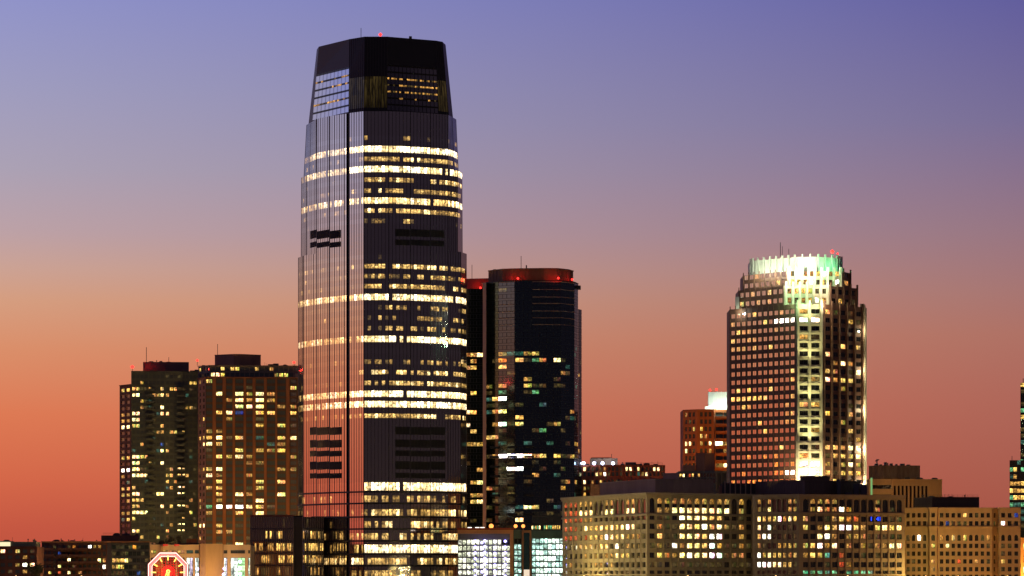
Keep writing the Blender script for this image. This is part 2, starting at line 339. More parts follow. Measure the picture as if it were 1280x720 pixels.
# ------------------------------------------------------------------ the big glass skyscraper
def skyscraper():
    Y = 1400
    t = Tower('skyscraper', 'tallest glass skyscraper with stepped tapering top and rows of brightly lit floors', 'skyscraper', 478, Y)
    V = glass('tower_glass', (.97, .95, .95), .86, .99, (.01, .01, .012), .03, .14)
    S = glass('tower_spandrel', (.93, .90, .90), .82, .97, (.012, .010, .014), .07, .14)
    DK = mat('black_panel', (.012, .011, .013), .45, .15)
    FIN = mat('mullion_metal', (.035, .03, .032), .4, .1)
    SLOT = mat('dark_slot', (.008, .008, .009), .7)
    OL = glass('mast_glass', (.3, .28, .25), .10, .5, (.01, .009, .005), .1)
    def plan(lo, hi):
        (l0, l1), (h0, h1) = lo, hi
        front = [(l0, 42), (l1, 34), (396, 23.5), (412, 15), (433.4, 7.2), (433.6, 12), (436.2, 11.2), (436.4, 5.8), (455, 0), (486, 0), (513, 2.5), (538, 6.5), (560, 11), (h0, 17), (h1, 25)]
        return front
    back = [(0, 66)]
    tiers = [  # y top, y bottom, front plan bottom, front plan top
        (310, 760, plan((373, 379), (576, 583)), None, True),
        (207, 310, plan((376.5, 383), (572, 578)), plan((377, 383.5), (572, 577.5)), True),
        (139, 207, plan((380, 387), (568, 573)), plan((383.5, 389), (565, 570)), True),
    ]
    wins = {}
    fins = MB(); spand = MB(); slot = MB(); cap = MB(); louv = []
    # floors: (y of lit band centre, density code right, density code left)
    fl = [(172, 'u', 'v'), (186, 'F', 'F'), (198.5, 'M', 's'), (211, 'F', 'F'), (224.5, 'M', 'v'), (238, 'M', 's'), (250.5, 'H', 'H'), (263, 'M', 's'),
          (276, 's', 'v'), (321, 'x', 'n'), (332.5, 'M', 's'), (345, 'm', 's'), (357.5, 'M', 's'), (371, 'F', 'H'), (384, 'm', 'v'), (397, 's', 'v'), (410, 'm', 'v'),
          (423.5, 'F', 'H'), (438.5, 'x', 'n'), (452, 'm', 's'), (465, 'M', 'v'), (478.5, 'M', 's'), (492, 'F', 'F'), (505, 'F', 'F'), (519.5, 'M', 's'),
          (608, 'F', 'v'), (623.5, 'm', 's'), (640.5, 'M', 's'), (655.5, 'M', 'v'), (670.5, 'M', 's'), (686, 'F', 's'), (701.5, 'M', 'H'), (717, 'm', 's'), (732, 'm', 's'), (748, 's', 's')]
    dens = {'F': (.98, 'WwWw'), 'H': (.9, 'WwwyY'), 'M': (.85, 'wyyymm'), 'm': (.68, 'yymmd'), 's': (.45, 'yymmd'), 'u': (.3, 'ymmd'), 'v': (.14, 'ymd'), 'x': (.05, 'md'), 'n': (.015, 'd')}
    G = {'W': (5.2, 4.2, 2.5), 'w': (3.4, 2.4, 1.0), 'Y': (2.2, 1.4, .45), 'y': (1.4, .85, .24), 'm': (.6, .34, .08), 'd': (.16, .10, .03)}
    def lit(code, run, rc):
        p, ks = dens[code]
        if rc.random() > p: return (0, 0, 0, rc.random())
        c = G[run if (code in 'FH' and rc.random() < .6 and run in ks) else ks[rc.randrange(len(ks))]]; f = rc.uniform(.6, 1.3)
        return (c[0] * f, c[1] * f, c[2] * f, rc.random())
    def seg(A0, B0, A1, B1, za, zb, zt0, zt1, mbs, m, cfun, fin=True):
        # between bottom plan (z zt0) and top plan (z zt1), the slice za..zb, split into bays
        def lerp(p, q, k): return (p[0] + (q[0] - p[0]) * k, p[1] + (q[1] - p[1]) * k)
        ka = (za - zt0) / (zt1 - zt0); kb = (zb - zt0) / (zt1 - zt0)
        a0, b0, a1, b1 = lerp(A0, A1, ka), lerp(B0, B1, ka), lerp(A0, A1, kb), lerp(B0, B1, kb)
        l = math.hypot(B0[0] - A0[0], B0[1] - A0[1]); n = max(1, round(l / 1.5))
        for i in range(n):
            p0, p1 = lerp(a0, b0, i / n), lerp(a0, b0, (i + 1) / n); q0, q1 = lerp(a1, b1, i / n), lerp(a1, b1, (i + 1) / n)
            mbs.poly([(p0[0], p0[1], za), (p1[0], p1[1], za), (q1[0], q1[1], zb), (q0[0], q0[1], zb)], m, cfun(i, n))
    for ti, (yt, yb, pb, pt_, _) in enumerate(tiers):
        bot = t.pts(pb); top = t.pts(pt_) if pt_ else bot
        z0, z1 = t.z(yb), t.z(yt); 
        z0 = max(z0, 2.0)
        fs = [f for f in fl if yt < f[0] < yb]
        # slices: vision bands and spandrels in between
        zb_ = z0
        slices = []
        for f in sorted(fs, key=lambda f: -f[0]):
            big = f[0] > 600
            hh = (4.0 if big else 2.9) + (1.1 if f[1] in 'FH' else 0)
            a, b = t.z(f[0] + hh), t.z(f[0] - hh + (.3 if not big else 0))
            if a <= zb_: a = zb_ + .3
            b = min(b, z1 - .05)
            slices.append(('s', zb_, a, None)); slices.append(('v', a, b, f)); zb_ = b
        slices.append(('s', zb_, z1, None))
        for kind, za, zb, f in slices:
            if zb - za < .01: continue
            vb = MB(); vl = MB()
            for k in range(len(bot) - 1):
                isslot = k in (4, 5, 6)
                A0, B0, A1, B1 = bot[k], bot[k + 1], top[k], top[k + 1]
                if isslot:
                    seg(A0, B0, A1, B1, za, zb, z0, z1, slot, SLOT, lambda i, n: (0, 0, 0, 0)); continue
                if kind == 's':
                    zc = za
                    seg(A0, B0, A1, B1, za, zb, z0, z1, spand, S, lambda i, n: (0, 0, 0, 0))
                else:
                    left = k < 8; code = f[2] if left else f[1]
                    rc = random.Random(int(f[0] * 10) * 31 + k)
                    st = {'run': 'W', 'on': rc.random() < .5}
                    def cf(i, n, code=code, rc=rc, st=st, k=k):
                        if i % 2 == 0:
                            st['run'] = 'WwwYy'[rc.randrange(5)]; st['on'] = rc.random() < dens[code][0]
                        c = code
                        if k < 4 and c in 's' and rc.random() < .5: c = 'v'
                        if k == 0 and c == 'F': c = 'M'
                        if not st['on'] and code not in 'FH' and rc.random() < .6: return (0, 0, 0, rc.random())
                        e = lit('m' if (st['on'] and code in 'sv' and k > 7) else c, st['run'], rc)
                        if k < 7:
                            e = (e[0] * .5, e[1] * .45, e[2] * .4, e[3])
                        return e
                    seg(A0, B0, A1, B1, za, zb, z0, z1, vl if k < 4 else vb, V, cf)
            if kind == 'v': vb.build('window_band', t.root); vl.build('window_band', t.root)
            if f and f[0] > 600:   # projecting ledge under the podium floors
                band(cap, [p for q, p in enumerate(bot) if q not in (5, 6)], za - .9, za - .25, .55, DK)
        # step cap of tier
        cap.poly([(x, y, z1) for x, y in top] + [(top[-1][0] - 2, Y + 66, z1), (top[0][0] + 2, Y + 66, z1)], DK)
        # closed back
        bk = [bot[-1], (bot[-1][0] - 2, Y + 66), (bot[0][0] + 2, Y + 66), bot[0]]
        tk = [top[-1], (top[-1][0] - 2, Y + 66), (top[0][0] + 2, Y + 66), top[0]]
        for k in range(3):
            spand.poly([(bk[k][0], bk[k][1], z0), (bk[k + 1][0], bk[k + 1][1], z0), (tk[k + 1][0], tk[k + 1][1], z1), (tk[k][0], tk[k][1], z1)], S)
        # fins
        for k in range(len(bot) - 1):
            if k in (4, 5, 6): continue
            A, B, A1, B1 = bot[k], bot[k + 1], top[k], top[k + 1]; d, n, l = nrm(A, B); m = max(1, round(l / 1.5))
            for i in range(m + 1):
                q = i / m; wide = .36 if i in (0, m) else (.16 if k < 8 else .18)
                if i % 2 == 0 and k < 8: wide += .16
                if i % 6 == 0 and k < 8: wide += .16
                out = .07
                p = (A[0] + (B[0] - A[0]) * q, A[1] + (B[1] - A[1]) * q); r = (A1[0] + (B1[0] - A1[0]) * q, A1[1] + (B1[1] - A1[1]) * q)
                for s_ in (0,):
                    a = (p[0] - d[0] * wide / 2, p[1] - d[1] * wide / 2); b = (p[0] + d[0] * wide / 2, p[1] + d[1] * wide / 2)
                    a1 = (r[0] - d[0] * wide / 2, r[1] - d[1] * wide / 2); b1 = (r[0] + d[0] * wide / 2, r[1] + d[1] * wide / 2)
                    o = lambda w: (w[0] + n[0] * out, w[1] + n[1] * out)
                    f0 = [(*o(a), z0), (*o(b), z0), (*o(b1), z1), (*o(a1), z1)]
                    fins.poly(f0, FIN); fins.poly([(*a, z0), (*o(a), z0), (*o(a1), z1), (*a1, z1)], FIN); fins.poly([(*o(b), z0), (*b, z0), (*b1, z1), (*o(b1), z1)], FIN)
                    fins.poly([(*o(a1), z1), (*o(b1), z1), (*b1, z1), (*a1, z1)], FIN)
    # plant-room louvres
    def louvre(k0, px0, px1, y0, y1, bot):
        A, B = bot
        d, n, l = nrm(A, B)
        def upx(px):
            # ray/segment intersection in plan
            tx = (px - 640) / F; den = d[0] - tx * d[1]; return (tx * A[1] - A[0]) / den
        u0, u1 = upx(px0), upx(px1); dep = A[1] + d[1] * (u0 + u1) / 2
        za, zb = Zz(y1, dep), Zz(y0, dep)
        def fn(b):
            o = .14; q = lambda u, z, e=0: (A[0] + d[0] * u + n[0] * (o + e), A[1] + d[1] * u + n[1] * (o + e), z)
            b.poly([q(u0, za), q(u1, za), q(u1, zb), q(u0, zb)], SLOT)
            b.poly([q(u0, zb, -.5), q(u0, zb), q(u1, zb), q(u1, zb, -.5)], SLOT); b.poly([q(u0, za, -.5), q(u1, za, -.5), q(u1, za), q(u0, za)], SLOT)
            m = int((zb - za) / .45)
            for i in range(m):
                z = za + (i + .3) * (zb - za) / m; b.poly([q(u0, z, .02), q(u1, z, .02), q(u1, z + .12, .12), q(u0, z + .12, .12)], FRAME)
            for i in range(int((u1 - u0) / 1.5) + 1):
                u = u0 + i * 1.5; b.poly([q(u, za, .14), q(u + .1, za, .14), q(u + .1, zb, .14), q(u, zb, .14)], FRAME)
        t.part('louvre', fn)
    T2 = t.pts(tiers[0][2]); T3 = t.pts(tiers[1][2])
    for y0, y1 in ((288, 298), (302.5, 309)):
        dy = 0
        louvre(0, 387, 404, y0 + 1.5 - 3, y1 + 2 - 3, (T3[1], T3[2])) if False else None
        louvre(0, 397, 411, y0, y1, (T3[2], T3[3])); louvre(0, 412.5, 426, y0, y1, (T3[3], T3[4]))
        louvre(0, 388, 395.5, y0, y1, (T3[1], T3[2]))
    for y0, y1 in ((287, 296), (300, 307)):
        louvre(0, 494, 512, y0 - .5, y1 - .5, (T3[9], T3[10])); louvre(0, 513.5, 537, y0, y1, (T3[10], T3[11])); louvre(0, 538.5, 555, y0 + .7, y1 + .7, (T3[11], T3[12]))
    for y0, y1 in ((534, 543.5), (550, 559.5), (563.5, 570.5), (577, 587), (591.5, 598)):
        louvre(0, 388, 395.5, y0, y1, (T2[1], T2[2])); louvre(0, 397, 411, y0, y1, (T2[2], T2[3])); louvre(0, 412.5, 427, y0, y1, (T2[3], T2[4]))
        louvre(0, 494, 512, y0 - .5, y1 - .5, (T2[9], T2[10])); louvre(0, 513.5, 537, y0, y1, (T2[10], T2[11])); louvre(0, 538.5, 556, y0, y1, (T2[11], T2[12]))
    # crown: tapering, mostly black cladding with a tall glazed screen on each side
    cb = t.pts([(385.5, 42), (390.5, 33), (436, 6.5), (455, 1), (484, 1), (548, 11), (561, 15), (566.5, 25)])
    ct = t.pts([(396, 36), (398.5, 28), (437, 8), (456, 1.5), (484, 1.5), (545, 12), (553, 15), (557, 23)])
    z0, z1 = t.z(139), t.z(45); crown = MB()
    def at(k, q, z):
        r = (z - z0) / (z1 - z0)
        a = (cb[k][0] + (ct[k][0] - cb[k][0]) * r, cb[k][1] + (ct[k][1] - cb[k][1]) * r); b = (cb[k + 1][0] + (ct[k + 1][0] - cb[k + 1][0]) * r, cb[k + 1][1] + (ct[k + 1][1] - cb[k + 1][1]) * r)
        return (a[0] + (b[0] - a[0]) * q, a[1] + (b[1] - a[1]) * q, z)
    zg0, zg1 = t.z(137), t.z(80)
    for k in range(7):
        if k in (1, 4):
            for a, b in ((z0, zg0), (zg1, z1)): crown.poly([at(k, 0, a), at(k, 1, a), at(k, 1, b), at(k, 0, b)], DK)
            sky_panel = glass('screen_glass', (.95, .95, 1.0), .72, .98, (.01, .01, .012), .02, .15) if k == 1 else glass('screen_glass_dark', (.5, .5, .6), .35, .8, (.012, .012, .016), .05)
            nr = 6 if k == 1 else 7; nbay = 18 if k == 1 else 26
            for j in range(nr):
                a = zg0 + (zg1 - zg0) * j / nr; b = zg0 + (zg1 - zg0) * (j + 1) / nr; s_ = a + (b - a) * (.74)
                w = MB()
                for i in range(nbay):
                    w.poly([at(k, i / nbay, a), at(k, (i + 1) / nbay, a), at(k, (i + 1) / nbay, s_), at(k, i / nbay, s_)], sky_panel)
                    on = (k == 4 and j in (2, 3, 4) and rnd.random() < .8) or (k == 4 and j == 1 and rnd.random() < .25) or (k == 1 and j in (1, 3, 4) and rnd.random() < (.75 if j == 1 else .3))
                    e = em('m' if rnd.random() < .7 else 'd', .6) if on else (0, 0, 0, 0)
                    w.poly([at(k, i / nbay, s_), at(k, (i + 1) / nbay, s_), at(k, (i + 1) / nbay, b), at(k, i / nbay, b)], OL, e)
                w.build('window_band', t.root)
            nf = nbay // 2
            dd, nn, ll = nrm(cb[k], cb[k + 1])
            for i in range(nf + 1):
                q = i / nf; e = .10 / ll
                o = lambda p: (p[0] + nn[0] * .15, p[1] + nn[1] * .15, p[2])
                fins.poly([o(at(k, max(0, q - e), zg0)), o(at(k, min(1, q + e), zg0)), o(at(k, min(1, q + e), zg1)), o(at(k, max(0, q - e), zg1))], FIN)
        elif k in (2, 3, 5):
            zc, zd = t.z(134), t.z(95)
            crown.poly([at(k, 0, z0), at(k, 1, z0), at(k, 1, zc), at(k, 0, zc)], DK); crown.poly([at(k, 0, zd), at(k, 1, zd), at(k, 1, z1), at(k, 0, z1)], DK)
            w = MB(); nb_ = 8 if k != 5 else 4
            for i in range(nb_):
                f = rnd.uniform(.5, 1.2); w.poly([at(k, i / nb_, zc), at(k, (i + 1) / nb_, zc), at(k, (i + 1) / nb_, zd), at(k, i / nb_, zd)], OL, (.040 * f, .027 * f, .008 * f, rnd.random()))
            w.build('glazed_corner', t.root)
            for i in range(nb_ + 1):
                q = i / nb_; a = at(k, q, z0); b = at(k, q, z1); fins.tube((a[0], a[1] - .05, a[2]), (b[0], b[1] - .05, b[2]), .16, FIN, 4)
        else: crown.poly([at(k, 0, z0), at(k, 1, z0), at(k, 1, z1), at(k, 0, z1)], DK)
    for zz in (z1,): crown.poly([at(0, 0, zz)] + [at(k, 1, zz) for k in range(7)] + [(ct[-1][0] - 1, Y + 60, zz), (ct[0][0] + 1, Y + 60, zz)], DK)
    crown.poly([at(6, 1, z0), (cb[-1][0] - 2, Y + 60, z0), (ct[-1][0] - 1, Y + 60, z1), at(6, 1, z1)], DK); crown.poly([(cb[0][0] + 2, Y + 60, z0), at(0, 0, z0), at(0, 0, z1), (ct[0][0] + 1, Y + 60, z1)], DK)
    crown.poly([(cb[-1][0] - 2, Y + 60, z0), (cb[0][0] + 2, Y + 60, z0), (ct[0][0] + 1, Y + 60, z1), (ct[-1][0] - 1, Y + 60, z1)], DK)
    crown.build('crown', t.root); spand.build('spandrel_cladding', t.root); fins.build('mullions', t.root); slot.build('corner_slot', t.root); cap.build('ledges', t.root)
    t.beacon(475.5, 43.2, .7, 4); t.mast(451.3, 35, 47, .12, 4)
    x, yy = X(513, Y + 6), Y + 6
    t.part('roof_hatch', lambda b: b.box(x - .6, x + .6, yy, yy + 1.5, z1, z1 + .9, METAL))
skyscraper()

# ------------------------------------------------------------------ low glass annex left of the skyscraper
def annex():
    Y = 1408; t = Tower('office_annex', 'low dark glass office wing beside the foot of the tallest skyscraper', 'office building', 340, Y)
    GD = glass('annex_glass', (.75, .7, .7), .5, .9, (.03, .025, .022), .06); A, B = t.pts([(313, 4), (367, 0)])
    C_, D_ = t.pts([(378, 0), (404, 6)])
    codes = {717: 'mm', 702: 'wy', 687: 'wy', 671.5: 'yd', 656: '.d'}
    ztop = t.z(646)
    def lit(px, py):
        for y, k in codes.items():
            if abs(py - y) < 5:
                if y == 702: return rnd.choice('yymmd') if px > 327 and rnd.random() < .8 else '.'
                if y == 687: return rnd.choice('yymd') if px > 345 else ('m' if rnd.random() < .4 else '.')
                if y == 671.5: return rnd.choice('ymd..') if px > 328 else '.'
                if y == 656: return rnd.choice('......d')
                return rnd.choice('mdd.')
        return '.'
    FINM = mat('annex_fin', (.24, .18, .15), .5, .1)
    for AA, BB in ((A, B), (C_, D_)):
        d, n, l = nrm(AA, BB); nb = round(l / .95); fw = MB()
        for i in range(7):
            zb = ztop - (i + 1) * 5.15; zt = zb + 5.15
            if zb < 2: zb = 2
            if zt <= 2: break
            w = MB()
            for k in range(nb):
                u0, u1 = l * k / nb, l * (k + 1) / nb
                q = lambda u, z: (AA[0] + d[0] * u, AA[1] + d[1] * u, z)
                px, py = topx(*q((u0 + u1) / 2, (zb + zt) / 2))
                w.poly([q(u0, zb + 1.1), q(u1, zb + 1.1), q(u1, zt - .9), q(u0, zt - .9)], GD, em(lit(px, py)))
                w.poly([q(u0, zt - .9), q(u1, zt - .9), q(u1, zt), q(u0, zt)], GD); w.poly([q(u0, zb), q(u1, zb), q(u1, zb + 1.1), q(u0, zb + 1.1)], GD)
            w.build('window_band', t.root)
            band(fw, [AA, BB], zb - .15, zb + .35, .5, METAL)
        for k in range(nb + 1): pier(fw, AA, BB, l * k / nb, .16, .4, 2, ztop, FINM)
        fw.build('fins', t.root)
    SL = mat('dark_slot', (.008, .008, .009), .7)
    def body(b):
        b.prism([(A[0], A[1] + .02), (B[0], B[1] + .02), (B[0], Y + 3), (C_[0], Y + 3), (C_[0], Y + .05), (D_[0], D_[1] + .02), (D_[0], Y + 9), (C_[0], Y + 30), (A[0] + 1.5, Y + 60)], 2, ztop, mat('annex_cladding', (.10, .075, .065), .5, .15))
        b.prism(t.pts([(366, 3), (378.5, 3), (378.5, 22), (366, 22)]), ztop, ztop + .6, SL)
    t.part('body', body)
    t.part('parapet', lambda b: band(b, [A, B], ztop, ztop + .8, .4, mat('parapet_red', (.18, .06, .04))))
annex()

# ------------------------------------------------------------------ twin apartment towers, left
def conv(l, s, x0, y0): return [(x0 + x / s, y0 + y / s, k) for x, y, k in l]
LA = conv([(75, 253, 'y'), (132, 253, 'y'), (180, 250, 'd'), (290, 250, 'y'), (385, 245, 'd'), (462, 213, 'y'), (132, 288, 'w'), (245, 290, 'm'), (285, 288, 'w'), (305, 290, 'y'), (285, 358, 'w'), (300, 388, 'w'), (430, 358, 'm'), (470, 358, 'd'), (75, 393, 'm'), (132, 393, 'w'), (75, 430, 'm'), (132, 428, 'w'), (75, 465, 'w'), (135, 462, 'y'), (220, 497, 'd'), (270, 497, 'm'), (300, 495, 'd'), (340, 495, 'y'), (397, 497, 'y'), (290, 568, 'b'), (290, 600, 'w'), (385, 600, 'd'), (75, 637, 'y'), (132, 637, 'w'), (182, 637, 'y'), (132, 670, 'w'), (225, 670, 'd'), (290, 670, 'w'), (75, 708, 'W'), (132, 706, 'w'), (337, 706, 'y'), (395, 706, 'w')], 4.5, 140, 430) + \
     conv([(752, 80, 'W'), (815, 82, 'w'), (865, 82, 'd'), (815, 120, 'w'), (862, 120, 'w'), (985, 45, 'w'), (910, 42, 'm'), (1095, 82, 'w'), (1020, 120, 'y'), (1095, 120, 'w'), (752, 192, 'y'), (808, 192, 'y'), (752, 235, 'y'), (815, 235, 'w'), (965, 232, 'w'), (1030, 192, 'm'), (1090, 190, 'w'), (1090, 230, 'w'), (815, 268, 'y'), (815, 305, 'y'), (975, 310, 'w'), (1088, 305, 'w'), (752, 342, 'm'), (820, 342, 'w'), (865, 342, 'w'), (1030, 415, 'm'), (1093, 415, 'w'), (1093, 457, 'w'), (800, 465, 'w'), (825, 455, 'y'), (852, 490, 'y')], 4.8, 0, 570)
LB = conv([(590, 178, 'w'), (610, 178, 'y'), (1022, 258, 'y'), (615, 283, 'w'), (720, 287, 'w'), (775, 290, 'm'), (830, 288, 'w'), (893, 292, 'm'), (715, 322, 'w'), (828, 322, 'w'), (900, 322, 'm'), (725, 358, 'w'), (780, 358, 'w'), (840, 358, 'w'), (950, 365, 'm'), (605, 390, 'y'), (663, 390, 'w'), (705, 393, 'b'), (605, 497, 'm'), (490, 540, 'y'), (537, 537, 'y'), (605, 537, 'w'), (730, 537, 'y'), (850, 545, 't'), (950, 543, 'y'), (1022, 542, 'w'), (537, 573, 'w'), (612, 572, 'y'), (905, 572, 't'), (705, 608, 'y'), (830, 610, 'm'), (608, 643, 'y'), (720, 645, 'w'), (780, 648, 'm'), (537, 712, 'y'), (608, 712, 'w')], 4.5, 140, 430) + \
     conv([(552, 15, 'y'), (672, 15, 'w'), (735, 18, 'm'), (480, 92, 'y'), (552, 92, 'w'), (930, 95, 'm'), (482, 132, 'w'), (552, 130, 'm'), (812, 138, 'y'), (552, 168, 'y'), (930, 172, 'y'), (480, 208, 'm'), (552, 205, 'y'), (552, 245, 'y'), (672, 245, 'w'), (733, 247, 'm'), (805, 250, 'm'), (930, 247, 'w'), (545, 285, 'm'), (800, 285, 'w'), (480, 322, 'g'), (552, 322, 'W'), (612, 322, 'W'), (668, 322, 'W'), (740, 322, 'w'), (812, 325, 'y'), (870, 322, 'd'), (672, 360, 'y'), (800, 358, 'w'), (437, 402, 'w'), (552, 402, 'y'), (548, 438, 'y'), (612, 440, 'm'), (685, 512, 'w')], 4.8, 160, 570)
BRICK = mat('orange_brick', (.27, .12, .05), .85, .25)
GG = glass('flat_glass', (.5, .6, .6), .20, .7, (.10, .145, .14), .05)
def flats_a():
    Y = 1560; t = Tower('apartment_tower', 'left grey green apartment tower with a brick strip and red lit rooftop box', 'apartment tower', 200, Y, 'pair of apartment towers left of the skyscraper')
    GR = mat('green_grey_concrete', (.085, .12, .095), .8, .2)
    fh = 7.73 / F * Y
    def rowsfor(ytop, n, off=.9): 
        zt = t.z(ytop); return [(zt - off - (i + 1) * fh + .9, zt - off - (i + 1) * fh + .9 + fh * .58) for i in range(n)]
    a, b, c, d_ = t.pts([(149.5, 10), (164, 0), (206, 1), (247, 4)])
    mb = matcher(LA, 4.0, 3.9, pick('......................ddtmy'))
    l = nrm(a, b)[2]
    t.facade(a, b, 2, t.z(481), even(l, 2, .62, .6), rowsfor(481.5, 25), BRICK, GG, FRAME, mb, .3)
    for s_, e_, n in ((b, c, 8), (c, d_, 8)):
        l = nrm(s_, e_)[2]; t.facade(s_, e_, 2, t.z(464.5), even(l, n, .82, .3), rowsfor(465, 27), GR, GG, FRAME, mb, .25)
    for q in range(3):
        pier(t.wall, b, c, .3 + q * 7.7, .5, .4, 2, t.z(464.3), GR)
        pier(t.wall, c, d_, .3 + q * 7.7, .5, .4, 2, t.z(464.3), GR)
    t.wall.prism([a, b, (b[0], Y + 30), (a[0], Y + 30)], 2, t.z(481), BRICK, skip=(0, 1)); t.wall.prism([b, c, d_, (d_[0], Y + 30), (b[0], Y + 30)], 2, t.z(464.5), GR, skip=(0, 1))
    t.finish()
    t.part('parapet', lambda m: (band(m, [b, c, d_], t.z(464.5), t.z(463.6), .2, GR), band(m, [a, b], t.z(481), t.z(480), .25, BRICK)))
    t.each('balcony', [(px, i) for px in (188, 226) for i in range(2, 26)], lambda m, px, i: m.box(X(px, Y) - 1.8, X(px, Y) + 1.8, Y - 1.3, Y + .3, t.z(465 + 7.73 * (i + 1.0)), t.z(465 + 7.73 * (i + 1.0)) + .9, GR))
    pent = t.pts([(179, 8), (236, 9), (236, 24), (179, 24)]); PM = mat('louvre_metal', (.16, .13, .12), .7, .15)
    def pf(m):
        m.prism(pent, t.z(465), t.z(451), PM); n = 30
        for i in range(n + 1): pier(m, pent[0], pent[1], (pent[1][0] - pent[0][0]) * i / n, .14, .12, t.z(464.4), t.z(451.4), PM)
    t.part('penthouse', pf); t.beacon(165.4, 458.6, .8, 1); t.mast(183, 434, 451, .15, 10); t.mast(211, 446.5, 451, .12, 10)
    light(t.root, (X(183, Y + 2), Y + 3.5, t.z(458)), (1, .03, .02), 420, .5)
    t.each('rooftop_unit', ((240, 1.5, 462), (170, .8, 463), (244, .8, 461)), lambda m, px, w, yt: m.box(X(px, Y) - w, X(px, Y) + w, Y + 6, Y + 10, t.z(465), t.z(yt), METAL))
def flats_b():
    Y = 1540; t = Tower('apartment_tower', 'right brick apartment tower of the left pair with orange piers and taller rooftop box', 'apartment tower', 310, Y, 'pair of apartment towers left of the skyscraper')
    fh = 7.85 / F * Y; GR = mat('upper_grey', (.15, .15, .13), .8, .2)
    a, b, c = t.pts([(247.5, 12), (257, 0), (382, 5)]); mb = matcher(LB, 5.2, 3.9, pick('...................ddmmyy'))
    zt = t.z(473.5); rows = [(zt - (i + 1) * fh + .95, zt - (i + 1) * fh + .95 + fh * .62) for i in range(31)]; rows = [r for r in rows if r[0] > 3]
    l = nrm(a, b)[2]; t.facade(a, b, 2, t.z(472), even(l, 2, .5, .3), rows, mat('pale_brick', (.42, .22, .13), .85), GG, FRAME, mb, .3)
    l = nrm(b, c)[2]
    # columns follow the photo: wide and narrow bays
    centres = [262, 274.5, 287, 299.5, 312, 325, 339, 352, 367]; cols = []
    for i, x in enumerate(centres):
        u = (X(x, Y + 2) - b[0]); w = 2.8 if i in (0, 1, 2, 4, 8) else 3.7
        cols.append((u - w / 2, u + w / 2))
    SPN = mat('bronze_spandrel', (.10, .065, .04), .7, .2); t.facade(b, c, 2, t.z(472), cols, rows, SPN, GG, FRAME, mb, .35, 3)
    for i in range(len(centres) - 1):
        u = (cols[i][1] + cols[i + 1][0]) / 2; pier(t.wall, b, c, u, min(1.5, cols[i + 1][0] - cols[i][1] - .3), .3, 2, t.z(471.4), BRICK)
    t.wall.prism([a, b, c, (c[0], Y + 32), (a[0], Y + 32)], 2, t.z(472), BRICK, skip=(0, 1))
    a2, b2, c2 = t.pts([(248, 13), (262, 3), (374, 7)]); z0 = t.z(472)
    up = [(z0 + .7, z0 + 2.5), (z0 + 3.5, z0 + 5.2)]
    lu = nrm(b2, c2)[2]; t.facade(b2, c2, z0, t.z(456.8), even(lu, 18, .8, .4), up, GR, GG, FRAME, mb, .3)
    la = nrm(a2, b2)[2]; t.facade(a2, b2, z0, t.z(456.8), even(la, 4, .7, .3), up, GR, GG, FRAME, mb, .3)
    t.wall.prism([a2, b2, c2, (c2[0], Y + 30), (a2[0], Y + 30)], z0, t.z(456.8), GR, skip=(0, 1))
    t.finish()
    t.part('parapet', lambda m: (band(m, [a, b, c], t.z(472), t.z(471), .3, BRICK), band(m, [a2, b2, c2], t.z(456.8), t.z(455.8), .25, GR)))
    pent = t.pts([(268.5, 14), (292, 8), (300, 8), (326, 14), (326, 28), (268.5, 28)]); PM = mat('penthouse_metal', (.32, .19, .12), .6, .15)
    def pf(m):
        m.prism(pent, t.z(457), t.z(441.5), PM)
        for k in range(3):
            l_ = nrm(pent[k], pent[k + 1])[2]
            for i in range(int(l_ / .8)): pier(m, pent[k], pent[k + 1], .4 + i * .8, .12, .1, t.z(456), t.z(442), PM)
        band(m, pent[:4], t.z(442), t.z(441), .2, PM)
    t.part('penthouse', pf); t.mast(272, 430, 442, .13, 15); t.beacon(246.6, 450.4, .55, 12); t.beacon(367.5, 453, .6, 2)
    t.each('rooftop_unit', ((338, 1.8, 453.6), (343, 1.2, 452.8), (351, .7, 455), (357, .5, 455), (252, .7, 454.8)), lambda m, px, w, yt: m.box(X(px, Y) - w, X(px, Y) + w, Y + 9, Y + 12, t.z(457), t.z(yt), METAL))
    t.part('railing', lambda m: [m.tube((X(247 + i * 3, Y + 12), Y + 12, t.z(457)), (X(247 + i * 3, Y + 12), Y + 12, t.z(454.6)), .06, METAL, 4) for i in range(7)] + [m.tube((X(246, Y + 12), Y + 12, t.z(454.8)), (X(267, Y + 12), Y + 12, t.z(454.8)), .06, METAL, 4)])
flats_a(); flats_b()

